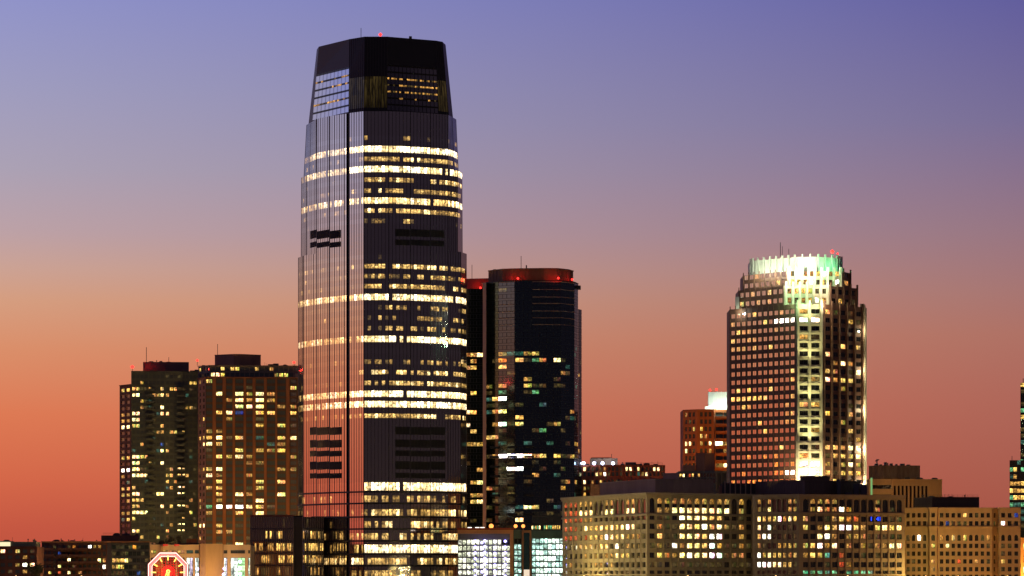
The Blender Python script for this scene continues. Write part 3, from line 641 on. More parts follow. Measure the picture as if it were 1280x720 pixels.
# ------------------------------------------------------------------ dark glass towers right of the skyscraper
LC = [(628, 442, 'm'), (628, 449, 'o'), (628, 457, 'y'), (638, 441, 't'), (650, 441, 't'), (661, 440, 'm'), (669, 441, 'y'), (649, 448, 'y'), (670, 448, 'g'), (683, 448, 'm'), (695, 448, 'w'), (661, 474, 'm'), (661, 481, 'y'), (670, 482, 'd'), (683, 481, 'd'), (695, 481, 'd'), (670, 489, 'g'), (628, 489, 'g'), (612, 498, 't'), (619, 498, 'y'), (629, 497, 'W'), (649, 505, 'd'), (683, 505, 't'), (612, 514, 't'), (619, 514, 'm'), (629, 513, 'w'), (650, 521, 'y'), (650, 529, 'y'), (629, 529, 'W'), (619, 530, 'm'), (694, 529, 'm'), (683, 539, 'g'), (609, 547, 'y'), (620, 547, 'y'), (631, 361, 'd'),
      (612, 570.5, 'd'), (620, 571, 'm'), (629, 570.5, 'W'), (639, 570.5, 'W'), (650, 570.5, 'W'), (661, 570.5, 'w'), (671, 571, 'm'), (683, 570, 'y'), (696, 570, 'y'), (706, 570, 'd'), (714, 570, 'm'), (640, 586, 'W'), (650, 586, 'W'), (662, 633, 'w'), (674, 633, 'y'), (650, 649, 'w'), (703, 589, 'd'), (721, 554, 'm')]
LD = [(586, 441, 'm'), (595, 441, 'y'), (602, 441, 'w'), (595, 449, 'y'), (586, 457, 'y'), (595, 457, 'y'), (595, 489, 'y'), (586, 512, 'w'), (595, 512, 'y'), (586, 528, 'w'), (595, 536, 'y'), (586, 553, 'm'), (595, 553, 'm'), (602, 553, 'y'), (602, 591, 'm'), (602, 606, 'w'), (596, 606, 'm'), (596, 621, 'm'), (602, 622, 'm'), (596, 630, 'y'), (602, 630, 'w')]
DG = glass('dark_tower_glass', (.34, .46, .62), .35, .75, (.010, .020, .028), .04, .15)
DGG = glass('dark_tower_green', (.28, .42, .36), .10, .6, (.010, .018, .013), .06, .4)
DM = mat('tower_dark_metal', (.02, .025, .028), .5, .1)
BEIGE = mat('beige_stone', (.42, .30, .20), .7, .12)
def dark_tower():
    Y = 1480; t = Tower('glass_tower', 'dark glass apartment tower with red lit parapet right of the tallest skyscraper', 'apartment tower', 665, Y, 'dark glass towers with red lit tops')
    pp = [(605.5, 16), (608, 12), (623, 5), (644, 1), (665, 1), (701, 1.5), (718, 9), (722.5, 18)]
    q = t.pts(pp); zt = t.z(351); fh = 8.0 / F * Y
    mm_ = matcher(LC, 4.5, 4.0, lambda: 'z'); mb = lambda r, c, px, py: (lambda k: k if k != 'z' else (rnd.choice('........................tddm') if py > 436 else '.'))(mm_(r, c, px, py))
    for k in range(len(q) - 1):
        nb = 3.6
        t.curtain(q[k], q[k + 1], zt - 43 * fh if zt - 43 * fh > 2 else 2, zt, fh, nb, DGG if k < 2 else DG, DM, mb, sm=DGG if k < 2 else DG)
    t.wall.prism(q + [(q[-1][0], Y + 34), (q[0][0], Y + 34)], 2, zt, DM, skip=tuple(range(len(q) - 1)))
    s0 = t.pts([(722.6, 19), (727, 24), (727, 40), (722.6, 40)]); t.wall.prism(s0, 2, t.z(382), DM)
    t.curtain((s0[0][0], s0[0][1] - .1), (s0[1][0], s0[1][1] - .1), 2, t.z(382), fh, 2.5, DG, DM, pick_lit(.06), 1)
    t.finish()
    t.each('string_course', [(y,) for y in (352, 361.6, 371, 379, 388.5, 397, 405.5)], lambda m, y: band(m, t.pts([(665.5, 1), (701, 1.5), (718, 9)]), t.z(y) - .15, t.z(y) + .15, .25, BEIGE))
    t.each('string_course', [(y,) for y in (352, 380, 389, 397, 405.5)], lambda m, y: band(m, t.pts([(623, 5), (644, 1)]), t.z(y) - .15, t.z(y) + .15, .25, BEIGE))
    t.part('corner_pier', lambda m: m.prism(t.pts([(603.5, 10), (607.8, 8), (607.8, 14), (603.5, 16)]), 2, t.z(351), BEIGE), 'beige stone pier on left corner of the tower')
    cr = t.pts([(610.5, 15), (628, 7), (640, 5), (680, 3), (697, 3.5), (710, 9), (716.5, 16)]); CM = mat('crown_bronze', (.22, .13, .06), .7, .15)
    def cf(m):
        m.prism(cr + [(cr[-1][0], Y + 30), (cr[0][0], Y + 30)], t.z(351), t.z(334.8), CM)
        band(m, cr, t.z(335.4), t.z(334.2), .3, CM)
        for k in range(len(cr) - 1):
            l = nrm(cr[k], cr[k + 1])[2]
            for i in range(int(l / 2.4)): pier(m, cr[k], cr[k + 1], 1.2 + i * 2.4, .2, .14, t.z(350), t.z(336), CM)
    t.part('crown', cf)
    t.part('roof_edge', lambda m: (band(m, q, zt, t.z(350), .3, DM), m.prism(t.pts([(721, 14), (726, 16), (726, 22), (721, 22)]), t.z(357), t.z(353), DM)))
    for px, py, d in ((647.4, 348, 1.4), (697.8, 347.6, .6), (715.2, 349.4, 8)):
        Y_ = Y + d; t.beacon(px, py, .5, d - 1.2); light(t.root, (X(px, Y_), Y_ - .4, t.z(py)), (1, .02, .01), 260, .4)
    light(t.root, (X(638, Y), Y + 2.6, t.z(347.5)), (1, .02, .01), 240, .6); light(t.root, (X(690, Y), Y + .2, t.z(347)), (1, .02, .01), 200, .6)
    t.mast(651.4, 320, 336, .13, 8); t.mast(658, 331.5, 335, .3, 8)
    # balconies
    t.each('balcony', [(px, d, i) for px, d in ((619, 6), (641, 1.5), (662, 1)) for i in range(9)], lambda m, px, d, i: m.box(X(px, Y) - 2.4, X(px, Y) + 2.0, Y + d - 1.6, Y + d + 2, t.z(560 + i * 12), t.z(560 + i * 12) + .9, DM))
def pick_lit(p, s='dmty'):
    return lambda *a: rnd.choice(s) if rnd.random() < p else '.'
def dark_tower2():
    Y = 1500; t = Tower('glass_tower', 'narrow slice of dark glass tower between the tallest skyscraper and its red topped neighbour', 'apartment tower', 594, Y, 'dark glass towers with red lit tops')
    q = t.pts([(572, .3), (603.8, 0), (612, 6)]); zt = t.z(361); fh = 8.0 / F * Y
    mb = matcher(LD, 4.6, 4.0, pick('...................................d'))
    t.curtain(q[0], q[1], 2, zt, fh, 3.2, DGG, DM, mb, sm=DGG); t.curtain(q[1], q[2], 2, zt, fh, 3.0, DGG, DM, mb, sm=DGG)
    t.wall.prism(q + [(q[-1][0], Y + 30), (q[0][0], Y + 30)], 2, zt, DM, skip=(0, 1)); t.finish()
    CM = mat('crown_bronze', (.22, .13, .06)); cr = t.pts([(574, 8), (612, 5), (612, 26), (574, 26)])
    t.part('crown', lambda m: m.prism(cr, zt, t.z(346.5), CM)); t.beacon(600.5, 359.8, .5, 1); t.mast(590, 331, 347, .12, 10)
    light(t.root, (X(596, Y), Y + 2.6, t.z(358)), (1, .02, .01), 550, .5)
dark_tower(); dark_tower2()

# ------------------------------------------------------------------ floodlit crown tower, right
def crown_tower():
    Y = 1340; t = Tower('office_tower', 'brown stepped office tower with bright green white floodlit crown', 'office tower', 1000, Y)
    BR = mat('brown_granite', (.15, .075, .045), .6, .2); LT = mat('pale_stone', (.42, .38, .28), .7, .12); CRW = mat('crown_cladding', (.52, .56, .45), .5, .1)
    GO = glass('reflective_office_glass', (.95, .90, .88), .72, .98, (.02, .015, .012), .05)
    GK = glass('dark_office_glass', (.5, .5, .5), .15, .6, (.01, .01, .01), .08)
    fh = 10.6 / F * Y
    zrow = lambda i: t.z(604) + i * fh        # sill of row i
    allrows = [(zrow(i) , zrow(i) + fh * .56) for i in range(-4, 30)]
    def rows(y0, y1): return [r for r in allrows if r[0] > t.z(y0) + .3 and r[1] < t.z(y1) - .5]
    def litL(r, c, px, py):
        if 583 < py < 591: return 'W' if px > 935 else 'o'
        if 399 < py < 405 and px > 965: return 'W'
        if 497 < py < 506: return 'y' if rnd.random() < .8 else '.'
        if py > 560: return rnd.choice('...ood')
        return rnd.choice('..........myy....d') if py > 440 else rnd.choice('....ddmm...y')
    def litR(r, c, px, py):
        if 555 < py < 592 or 460 < py < 480: return rnd.choice('wyymd.y')
        if 440 < py < 460: return rnd.choice('wyym..')
        return rnd.choice('............dmy')
    def litC(r, c, px, py):
        if 399 < py < 405: return 'W'
        if py > 575: return 'W'
        if py < 379: return rnd.choice('ymdmyW')
        return rnd.choice('.......d.dmy')
    top_ = [(912, 28), (995, 0), (1029, 1), (1079, 16), (1083.5, 21)]
    tiers = [(760, 380, [(912, 28), (995, 0), (1029, 1), (1079, 16), (1083.5, 21)], (12, 2, 5)),
             (380, 356, [(923, 27), (980, 4.5), (1037, 5.5), (1072, 17)], (8, 6, 4)),
             (356, 337, [(928.5, 28), (984, 7), (1053, 9), (1063, 17)], (8, 8, 1))]
    for ti, (yb, yt, pp, (nl, nc, nr)) in enumerate(tiers):
        q = t.pts(pp); z0, z1 = max(2, t.z(yb)), t.z(yt); rs = rows(yb, yt) if ti == 0 else [(z0 + .9, z0 + 3.0), (z0 + 4.6, z0 + 6.7)] if ti == 1 else [(z0 + .8, z0 + 2.8), (z0 + 4.2, z0 + 6.2)]
        if ti == 0: rs = [r for r in rs if r[0] > 3]
        l = nrm(q[0], q[1])[2]; t.facade(q[0], q[1], z0, z1, even(l, nl, .68, .4), rs, BR, GO, FRAME, litL, .12)
        for i in range(nl + 1): pier(t.wall, q[0], q[1], .4 + (l - .8) * i / nl, .42, .14, z0, z1 + 1.2, BR)
        l = nrm(q[1], q[2])[2]; t.facade(q[1], q[2], z0, z1, even(l, nc, .72 if ti == 0 else .55, .8), rs, LT, GK, FRAME, litC, .4, 2 if ti == 0 else 2)
        for i in range(nc + 1): pier(t.wall, q[1], q[2], .8 + (l - 1.6) * i / nc, .8, .9, z0, z1 + 1.6, LT)
        if ti == 0:   # mouldings below each window of the chamfer
            for r in rs:
                for k in range(2):
                    u0 = .8 + (l - 1.6) * (k + .12) / nc; pier(t.wall, q[1], q[2], u0 + 2.0, 4.2, .35, r[0] - 1.0, r[0] - .7, LT); pier(t.wall, q[1], q[2], u0 + 2.0, 1.2, .5, r[0] - .65, r[0] - .3, LT)
        l = nrm(q[2], q[3])[2]; t.facade(q[2], q[3], z0, z1, even(l, nr, .62, .5), rs, BR, GK, FRAME, litR, .3)
        for i in range(nr + 1): pier(t.wall, q[2], q[3], .5 + (l - 1) * i / nr, .6, .55, z0, z1 + 1.4, BR)
        if ti == 0: t.wall.wall(q[3], q[4], z0, z1, LT); pier(t.wall, q[3], q[4], 1.6, .8, .4, z0, z1 + 1, LT)
        t.wall.prism(q + [(q[-1][0], Y + 46 - ti), (q[0][0], Y + 46 - ti)], z0, z1, BR, skip=tuple(range(len(q) - 1)))
    t.finish()
    cr = t.pts([(937.5, 32), (944, 26), (998, 11), (1018, 10), (1044, 14), (1052.5, 22)]); zc0, zc1 = t.z(338), t.z(318)
    def cf(m):
        m.prism(cr + [(cr[-1][0], Y + 44), (cr[0][0], Y + 44)], zc0 - .5, zc1, CRW)
        for k in range(len(cr) - 1):
            l = nrm(cr[k], cr[k + 1])[2]; n = max(1, round(l / 3.2))
            for i in range(n): pier(m, cr[k], cr[k + 1], l * (i + .5) / n, .55, .7, zc0 - .5, zc1 + 1.1, CRW)
            for z in (zc0 + 2.2, zc0 + 4.5): band(m, [cr[k], cr[k + 1]], z, z + .15, .15, CRW)
    t.part('crown', cf)
    t.part('corner_turret', lambda m: m.prism(t.pts([(919, 26), (924, 24), (924, 34), (919, 34)]), t.z(388), t.z(364.5), CRW))
    t.part('corner_turret', lambda m: m.prism(t.pts([(1075, 14.8), (1081, 17), (1081, 24), (1075, 24)]), t.z(381), t.z(376), LT))
    t.beacon(1040.3, 314.6, .75, 12); t.beacon(1047, 317, .35, 16); t.mast(975.5, 303, 318, .14, 30); t.mast(978, 308, 318, .1, 30); t.mast(986, 311, 318, .1, 30)
    # floodlights on the setbacks
    WH, GR_ = (.95, 1, .78), (.45, 1, .50)
    for px, d, c, e in ((948, 16, WH, 4200), (966, 10, WH, 4400), (984, 5, WH, 4200), (1000, 3, WH, 4400), (1016, 3, WH, 4200), (1034, 5, (.2, 1, .42), 2600), (1047, 9, (.25, 1, .5), 1300)):
        light(t.root, (X(px, Y), Y + d, t.z(337) + 1.0), c, e, .6)
    for px, c, e in ((984, WH, 2000), (1000, GR_, 2200), (1020, (1, .85, .6), 1600), (1034, (1, .85, .6), 2600)):
        light(t.root, (X(px, Y), Y + 1.0, t.z(356) + .8), c, e, .5)
    for px, c, e in ((984, GR_, 2400), (1008, GR_, 1500), (1032, (1, .85, .6), 2400)):
        light(t.root, (X(px, Y), Y - 2.2, t.z(379)), c, e, .5)
    light(t.root, (X(921, Y + 22), Y + 22, t.z(386)), WH, 900, .4)
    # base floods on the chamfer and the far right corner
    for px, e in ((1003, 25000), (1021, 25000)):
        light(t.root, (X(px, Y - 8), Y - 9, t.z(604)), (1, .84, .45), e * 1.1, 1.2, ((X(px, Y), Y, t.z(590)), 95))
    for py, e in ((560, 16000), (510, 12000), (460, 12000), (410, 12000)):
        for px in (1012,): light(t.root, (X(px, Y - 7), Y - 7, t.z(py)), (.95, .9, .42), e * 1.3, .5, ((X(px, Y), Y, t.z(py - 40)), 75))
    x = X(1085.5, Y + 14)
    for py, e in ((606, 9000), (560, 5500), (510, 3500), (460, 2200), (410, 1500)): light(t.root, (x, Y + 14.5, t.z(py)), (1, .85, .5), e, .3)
crown_tower()

# ------------------------------------------------------------------ cream office blocks with arcaded top storey
def lm(maps):
    def f(r, c, px, py):
        row = maps[r] if r < len(maps) else '.' * 20
        k = row[c] if c < len(row) else '.'
        if r == 0: return (k, 'm' if k in 'mwy' else ('r' if k == 'r' else '.'))
        if k == '.': return rnd.choice('......d')
        if k == 'm': return rnd.choice('mmy')
        if k == 'w': return rnd.choice('wwyW')
        return k
    return f
def arcade_block(label, Y, ytop, left, corner, right, nl, nr, ML, MR, wall_l, wall_r, rowy, arch, cols_m):
    t = Tower('office_block', label, 'office building', corner[0], Y, 'cream office blocks with arched top windows')
    a, b, c = t.pts([left, corner, right]); hw = 3.3 / F * Y
    rows = [(t.z(arch[1]), t.z(arch[0]))] + [(t.z(y + 3.3), t.z(y - 3.4)) for y in rowy]
    z1 = t.z(ytop)
    rows = [r for r in rows if r[0] > 2.5]
    l1 = nrm(a, b)[2]; l2 = nrm(b, c)[2]
    c1 = even(l1, nl, .66, .8, .8); c2 = even(l2, nr, .70, cols_m, .8)
    t.facade(a, b, 2, z1, c1, rows, wall_l, G_OFF, FRAME, lm(ML), .45, 2, (0,)); t.facade(b, c, 2, z1, c2, rows, wall_l, G_OFF, FRAME, lm(MR), .45, 2, (0,))
    t.wall.prism([a, b, c, (c[0], Y + 74), (a[0] + .5, Y + 88)], 2, z1, wall_l, skip=(0, 1))
    t.finish()
    def trim(m):
        band(m, [a, b, c], z1 - .9, z1, .9, wall_l); band(m, [a, b, c], z1 - 1.5, z1 - .902, .45, wall_l)
        zs = t.z(arch[1] + 2.2); band(m, [a, b, c], zs - .35, zs + .35, .5, wall_l)
        band(m, [a, b, c], t.z(719.3), t.z(717.3), .8, wall_l)
    t.part('cornice', trim)
    def piers_(m):
        for A_, B_, cc in ((a, b, c1), (b, c, c2)):
            for i in range(len(cc) - 1):
                u = (cc[i][1] + cc[i + 1][0]) / 2; pier(m, A_, B_, u, .4, .22, 2.5, t.z(arch[1] + 4), wall_l); pier(m, A_, B_, u, .45, .25, t.z(arch[1] + .8), t.z(arch[0] - .4), wall_l)
        for A_, B_, cc in ((a, b, c1), (b, c, c2)):   # sills
            for r in rows[1:]:
                for u0, u1 in cc: pier(m, A_, B_, (u0 + u1) / 2, (u1 - u0) + .3, .15, r[0] - .25, r[0] - .02, wall_l)
    t.part('piers', piers_)
    return t
OLV = mat('cream_stone', (.38, .32, .19), .8, .15)
ML = ['rrrwww..ww..ww..', 'rrrrmm...d......', 'rrrdwwwwwwwwww..', 'rrrdrwmmwwwwmmm.', '...mwmmmmdwdm..d', '....mdmdmmwmm...', '.m....mm.w......', '................']  # leading r cells paint the reflected sunset as glowing red panes
MR = ['.mmwwwwwwww.m.', '..d.wwwwww..d.', '.mddwwwwwwmdm.', '.m.dwwwwww..m.', 'dmdwmwwmwmddmd', '.mmmwwwwwwdmm.', '.d.dd.dd.d.d.d', '..............']
t8 = arcade_block('olive cream office block with arched top windows left of its brown twin', 1250, 615.5, (703, 84), (809, 0), (952, 28), 16, 15, ML, MR, OLV, OLV,
                  (646.2, 657.8, 670, 681.8, 694, 705.8, 716.5, 729, 741), (622, 641), .6)
ML9 = ['mdw...mm', 'wwwwwmwm', 'wdw...d.', 'www..d.d', 'md..mmwm', 'wmwmmmmm', 'wwwwwwmd', '........']
MR9 = ['.mwmmWo...m.d.', 'm...mmor....d.', 'm.mwwwwmm.wwww', '..wwm.mmmddddd', 'wmwmw.m.mdmmww', 'mmmg.r..d.d...', '.....rm.......', 'ggggg.gggg....']
OLV2 = mat('brown_stone', (.21, .16, .115), .8, .15)
t9 = arcade_block('brown stone office block with arched top windows right of the olive block', 1250, 617.8, (943, 9), (999, 0), (1131, 15), 8, 14, ML9, MR9, OLV2, OLV2,
                  (648.4, 659.2, 670.4, 682, 694, 705.8, 716.5, 729, 741), (623.4, 639.4), 1.2)
# blue neon figures in two windows of the brown block
def neon():
    Yb = 1250
    for txt, px in (('1', 1089.5), ('41', 1097.3)):
        cu = bpy.data.curves.new('neon_sign', 'FONT'); cu.body = txt; cu.size = 2.1; cu.extrude = .03; cu.offset = .03
        o = bpy.data.objects.new('tmp', cu); col.objects.link(o); dg = bpy.context.evaluated_depsgraph_get(); me = bpy.data.meshes.new_from_object(o.evaluated_get(dg)); bpy.data.objects.remove(o)
        me.materials.clear(); me.materials.append(glow('neon_blue', (.01, .05, 1), 3))
        s = bpy.data.objects.new('neon_sign', me); col.objects.link(s); s.parent = t9.root
        a, b, c = t9.pts([(943, 9), (999, 0), (1131, 15)]); d, n, l = nrm(b, c); tx = (px - 640) / F; u = (tx * b[1] - b[0]) / (d[0] - tx * d[1])
        wp = Vector((b[0] + d[0] * (u - .5) - n[0] * .2, b[1] + d[1] * (u - .5) - n[1] * .2, Zz(651, 1262)))
        s.location = wp - Vector(t9.root['_org']); s.rotation_euler = (math.radians(90), 0, math.atan2(d[1], d[0]))
neon()
def pentbox(t, pp, y0, y1, m, nm='penthouse', ribs=1.2):
    q = t.pts(pp)
    def fn(b):
        b.prism(q, t.z(y0), t.z(y1), m); band(b, q[:3], t.z(y1) - .3, t.z(y1) + .1, .15, m)
        for k in range(2):
            l = nrm(q[k], q[k + 1])[2]
            for i in range(int(l / ribs)): pier(b, q[k], q[k + 1], .5 + i * ribs, .12, .1, t.z(y0), t.z(y1) - .4, m)
    return t.part(nm, fn)
PM8 = mat('grey_cladding', (.42, .30, .20), .75, .15)
pentbox(t8, [(750, 75), (819, 22), (892, 36), (892, 80), (760, 100)], 616, 596.5, PM8)
pentbox(t8, [(829, 30), (848, 27), (849, 40), (835, 48)], 597, 588.6, PM8, ribs=2)
def screen8(b):
    q = t8.pts([(903, 30), (950, 34)])
    for i in range(6): pier(b, q[0], q[1], 1 + i * 2.1, .35, .3, t8.z(617), t8.z(598), PM8)
    b.prism([(q[0][0], q[0][1] + .5), (q[1][0], q[1][1] + .5), (q[1][0], q[1][1] + 9), (q[0][0], q[0][1] + 9)], t8.z(617), t8.z(601), ROOF)
t8.part('roof_screen', screen8)
t8.part('roof_unit', lambda b: b.box(X(899, 1285), X(905, 1285), 1283, 1288, t8.z(617), t8.z(604), mat('pink_unit', (.4, .2, .13))))
pentbox(t9, [(944, 34), (1006, 16), (1076, 28), (1076, 70), (946, 80)], 618, 599, mat('dark_cladding', (.14, .10, .07), .75, .15))
pentbox(t9, [(1000, 22), (1037, 25), (1037, 50), (1000, 50)], 600, 592.8, mat('dark_cladding', (.14, .10, .07)), ribs=2)
t9.each('roof_unit', ((1067, 6, 603), (1046, 4, 597), (1056, 8, 614), (1075, 8, 604)), lambda b, p, w, y: b.box(X(p, 1270), X(p + w, 1270), 1268, 1272, t9.z(618), t9.z(y), METAL))
t9.part('light_pole', lambda b: b.box(X(1088.3, 1272), X(1090.4, 1272), 1271.6, 1272.2, t9.z(618), t9.z(595), glow('pale_green_tube', (.35, .75, .25), .55)), 'slim pale green pole at the right end of the roof')

# ------------------------------------------------------------------ tan building at the right
TAN = mat('tan_stone', (.46, .34, .19), .8, .15)
def tan_block():
    Y = 1290; t = Tower('stone_office', 'ornate tan stone building with small arched windows near the right edge', 'office building', 1200, Y)
    pp = [(1130.5, 6), (1160, 1.5), (1162, -1), (1171, -1), (1172.5, 2), (1240, 3), (1247, 6), (1249, 0), (1275.5, 2)]
    q = t.pts(pp); z1 = t.z(634.6); ry = (644, 654.2, None, 682.3, 692, 701.8, 711.5, 721, 731, 741)
    rows = [(t.z(y + 2.8), t.z(y - 2.9)) for y in ry[:2]] + [(t.z(676), t.z(668.3))] + [(t.z(y + 2.7), t.z(y - 2.8)) for y in ry[3:]]
    special = [(1152, 673, 'W'), (1163, 673, 'W'), (1184, 655, 'b'), (1161, 645, 'y'), (1206, 644, 'y'), (1184, 682.5, 'w'), (1251.5, 654.5, 'W'), (1198, 700, 'r'), (1164, 682, 'y'), (1163, 692, 'y'), (1165, 702, 'y'), (1164, 711, 'm'), (1269, 644, 'b'), (1207, 673, 'y'), (1191, 673, 'y'), (1237, 673, 'm'), (1176, 673, 'm'), (1253, 702, 'y'), (1224, 701, 'm'), (1237, 701, 'd')]
    base = matcher(special, 3.4, 4, pick('.........d.dd'))
    for k, n, m in ((0, 4, .62), (2, 1, .65), (4, 9, .60), (5, 1, .45), (7, 3, .60)):
        l = nrm(q[k], q[k + 1])[2]; t.facade(q[k], q[k + 1], 2, z1, even(l, n, m, .3), rows, TAN, G_OFF, FRAME, base, .4, 2, (2,))
    for k in (1, 3, 6): t.wall.wall(q[k], q[k + 1], 2, z1, TAN)
    t.wall.prism(q + [(q[-1][0], Y + 60), (q[0][0], Y + 60)], 2, z1, TAN, skip=tuple(range(8)))
    t.finish()
    def trim(b):
        band(b, q, z1 - .5, z1 + .1, .5, TAN); band(b, q, t.z(659.2), t.z(657.8), .6, TAN); band(b, q, t.z(665.5), t.z(664.9), .3, TAN)
        for y in ry[3:8]: band(b, q, t.z(y + 4.6), t.z(y + 4.1), .15, TAN)
    t.part('cornice', trim)
    pentbox(t, [(1143, 30), (1165, 14), (1224, 16), (1224, 50), (1143, 50)], 635, 620.4, mat('dark_roof_box', (.11, .07, .045), .8, .15))
    for px in (1181, 1186, 1190): t.mast(px, 617.6, 621, .07, 18)
tan_block()

# ------------------------------------------------------------------ smaller buildings behind
def modern_tan():
    Y = 1420; t = Tower('modern_block', 'modern ochre building with vertical fins and rooftop plant behind the brown stone block', 'office building', 1130, Y)
    q = t.pts([(1076, 8), (1086, 2), (1115, 0), (1177.5, 4)]); z1 = t.z(599.6); OC = mat('ochre_panel', (.42, .25, .10), .7, .15); GD = glass('brown_glass', (.4, .3, .25), .2, .6, (.02, .012, .008), .1)
    l = nrm(q[2], q[3])[2]
    t.facade(q[2], q[3], 2, z1, even(l, 9, .6, .4, 6), [(2.2, t.z(607))], OC, GD, FRAME, lambda *a: '.', .8, 1)
    l = nrm(q[1], q[2])[2]; t.facade(q[1], q[2], 2, z1, [(1, l - .3)], [(t.z(y + 5), t.z(y)) for y in (606, 618, 630)], OC, GD, FRAME, lambda *a: '.', .8, 5)
    t.wall.wall(q[0], q[1], 2, z1, OC); t.wall.prism(q + [(q[-1][0], Y + 40), (q[0][0], Y + 40)], 2, z1, OC, skip=(0, 1, 2)); t.finish()
    t.part('cornice', lambda b: (band(b, q, z1 - .4, z1 + .3, .4, OC), band(b, q, z1 - 1.5, z1 - 1.1, .2, OC)))
    pentbox(t, [(1086, 16), (1104, 10), (1150, 12), (1150, 34), (1086, 34)], 600, 581, mat('wood_cladding', (.28, .15, .07), .7, .35, .4), ribs=1.6)
    def plant(b, px, w, h): b.box(X(px, Y + 14), X(px + w, Y + 14), Y + 14, Y + 18, t.z(581), t.z(581 - h * .8), METAL)
    t.each('rooftop_plant', ((1094, 4, 3.5), (1100, 3, 2.5), (1106, 2.6, 6), (1113, 3, 4), (1120, 2, 3), (1126, 5, 3.6), (1134, 4, 2.2), (1096.5, .5, 11), (1110, .5, 5)), plant)
    t.part('antenna', lambda b: b.tube((X(1094, Y + 14), Y + 14, t.z(575)), (X(1099, Y + 14), Y + 14, t.z(573)), .25, METAL))
modern_tan()
def lantern_tower():
    Y = 1620; t = Tower('apartment_tower', 'orange brick apartment tower with glowing white rooftop lantern beside the floodlit office tower', 'apartment tower', 882, Y)
    OB = mat('vivid_brick', (.42, .15, .05), .85, .2); q = t.pts([(853.5, 6), (871, 0), (872, 0), (892.5, 0), (893.5, 3), (925, 4)]); z1 = t.z(511.5); fh = 9.1 / F * Y
    rows = [(z1 - 1.0 - (i + 1) * fh + 1, z1 - 1.0 - (i + 1) * fh + 1 + fh * .6) for i in range(22)]; rows = [r for r in rows if r[0] > 3]
    LL = [(868, 537, 'y'), (877, 538, 'y'), (877, 544, 'y'), (860, 551, 'w'), (876, 556, 'm'), (887, 556, 'w'), (898, 556, 'W'), (856, 564, 'w'), (899, 568, 'm'), (906, 580, 'w'), (908, 562, 'm'), (856, 518, 'm')]
    mb = matcher(LL, 3.6, 4.2, pick('............dm'))
    for k, n, f in ((0, 3, .62), (2, 3, .6)): l = nrm(q[k], q[k + 1])[2]; t.facade(q[k], q[k + 1], 2, z1, even(l, n, f, .8), rows, OB, GG, FRAME, mb, .4)
    l = nrm(q[4], q[5])[2]; t.facade(q[4], q[5], 2, z1, even(l, 3, .93, .2), rows, OB, GG, FRAME, mb, .6)
    t.wall.wall(q[1], q[2], 2, z1, OB); t.wall.wall(q[3], q[4], 2, z1, OB); t.wall.prism(q + [(q[-1][0], Y + 30), (q[0][0], Y + 30)], 2, z1, OB, skip=(0, 1, 2, 3, 4)); t.finish()
    t.each('balcony', [(r,) for r in rows[:14]], lambda b, r: b.box(q[4][0] + .4, q[5][0], Y + 1.6, Y + 3.2, r[0] - .7, r[0] + .15, OB))
    ln = t.pts([(885, 8), (912, 6), (916, 12), (916, 24), (886, 24)]); LG = mat('lantern_glass', (.7, .75, .68), .4, .1)
    def lf(b):
        b.prism(ln, t.z(509), t.z(489), LG)
        for i in range(6): pier(b, ln[0], ln[1], .6 + i * 2, .25, .2, t.z(509), t.z(488.5), LG)
    t.part('lantern', lf)
    t.part('lantern_base', lambda b: b.prism(t.pts([(881, 5), (915, 3), (915, 26), (881, 26)]), t.z(511.5), t.z(507), LG))
    for px, c in ((888, (.85, 1, .9)), (896, (.9, 1, .85)), (905, (.95, 1, .85)), (912, (.6, 1, .8))): light(t.root, (X(px, Y), Y + 1.0, t.z(505)), c, 1000, .5)
    t.beacon(887.5, 487.6, .5, 8); t.beacon(895.5, 486.8, .5, 8)
lantern_tower()
def grey_annex():
    Y = 1440; t = Tower('low_block', 'low grey block with a boxy rooftop unit in front of the orange brick tower', 'building', 880, Y)
    q = t.pts([(848, 6), (895, 0), (915, 2)]); TE = mat('teal_grey', (.16, .18, .16), .7); PK = mat('pinkish_render', (.32, .2, .15), .85, .2); z1 = t.z(588.5)
    l = nrm(q[0], q[1])[2]; t.facade(q[0], q[1], 2, z1, even(l, 12, .7, .2), [(t.z(604), t.z(598)), (t.z(596), t.z(591.5))], TE, G_OFF, FRAME, lambda r, c, px, py: rnd.choice('wymr.') if py > 589 and c < 8 and r == 1 else '.', .3, 1)
    l = nrm(q[1], q[2])[2]; t.facade(q[1], q[2], 2, z1, even(l, 3, .75, .4), [(t.z(612), t.z(591.5))], TE, GG, FRAME, lambda *a: '.', .4, 1)
    t.wall.prism(q + [(q[-1][0], Y + 30), (q[0][0], Y + 30)], 2, z1, TE, skip=(0, 1)); t.finish()
    t.part('roof_parapet', lambda b: b.prism(t.pts([(853.5, 5), (869, 3), (869, 12), (853.5, 12)]), z1, t.z(581), PK))
    t.part('rooftop_unit', lambda b: (b.prism(t.pts([(869.5, 4), (881, 2), (893, 6), (893, 16), (870, 16)]), z1, t.z(566.5), PK), band(b, t.pts([(869.5, 4), (881, 2), (893, 6)]), t.z(567), t.z(566), .2, PK)))
grey_annex()
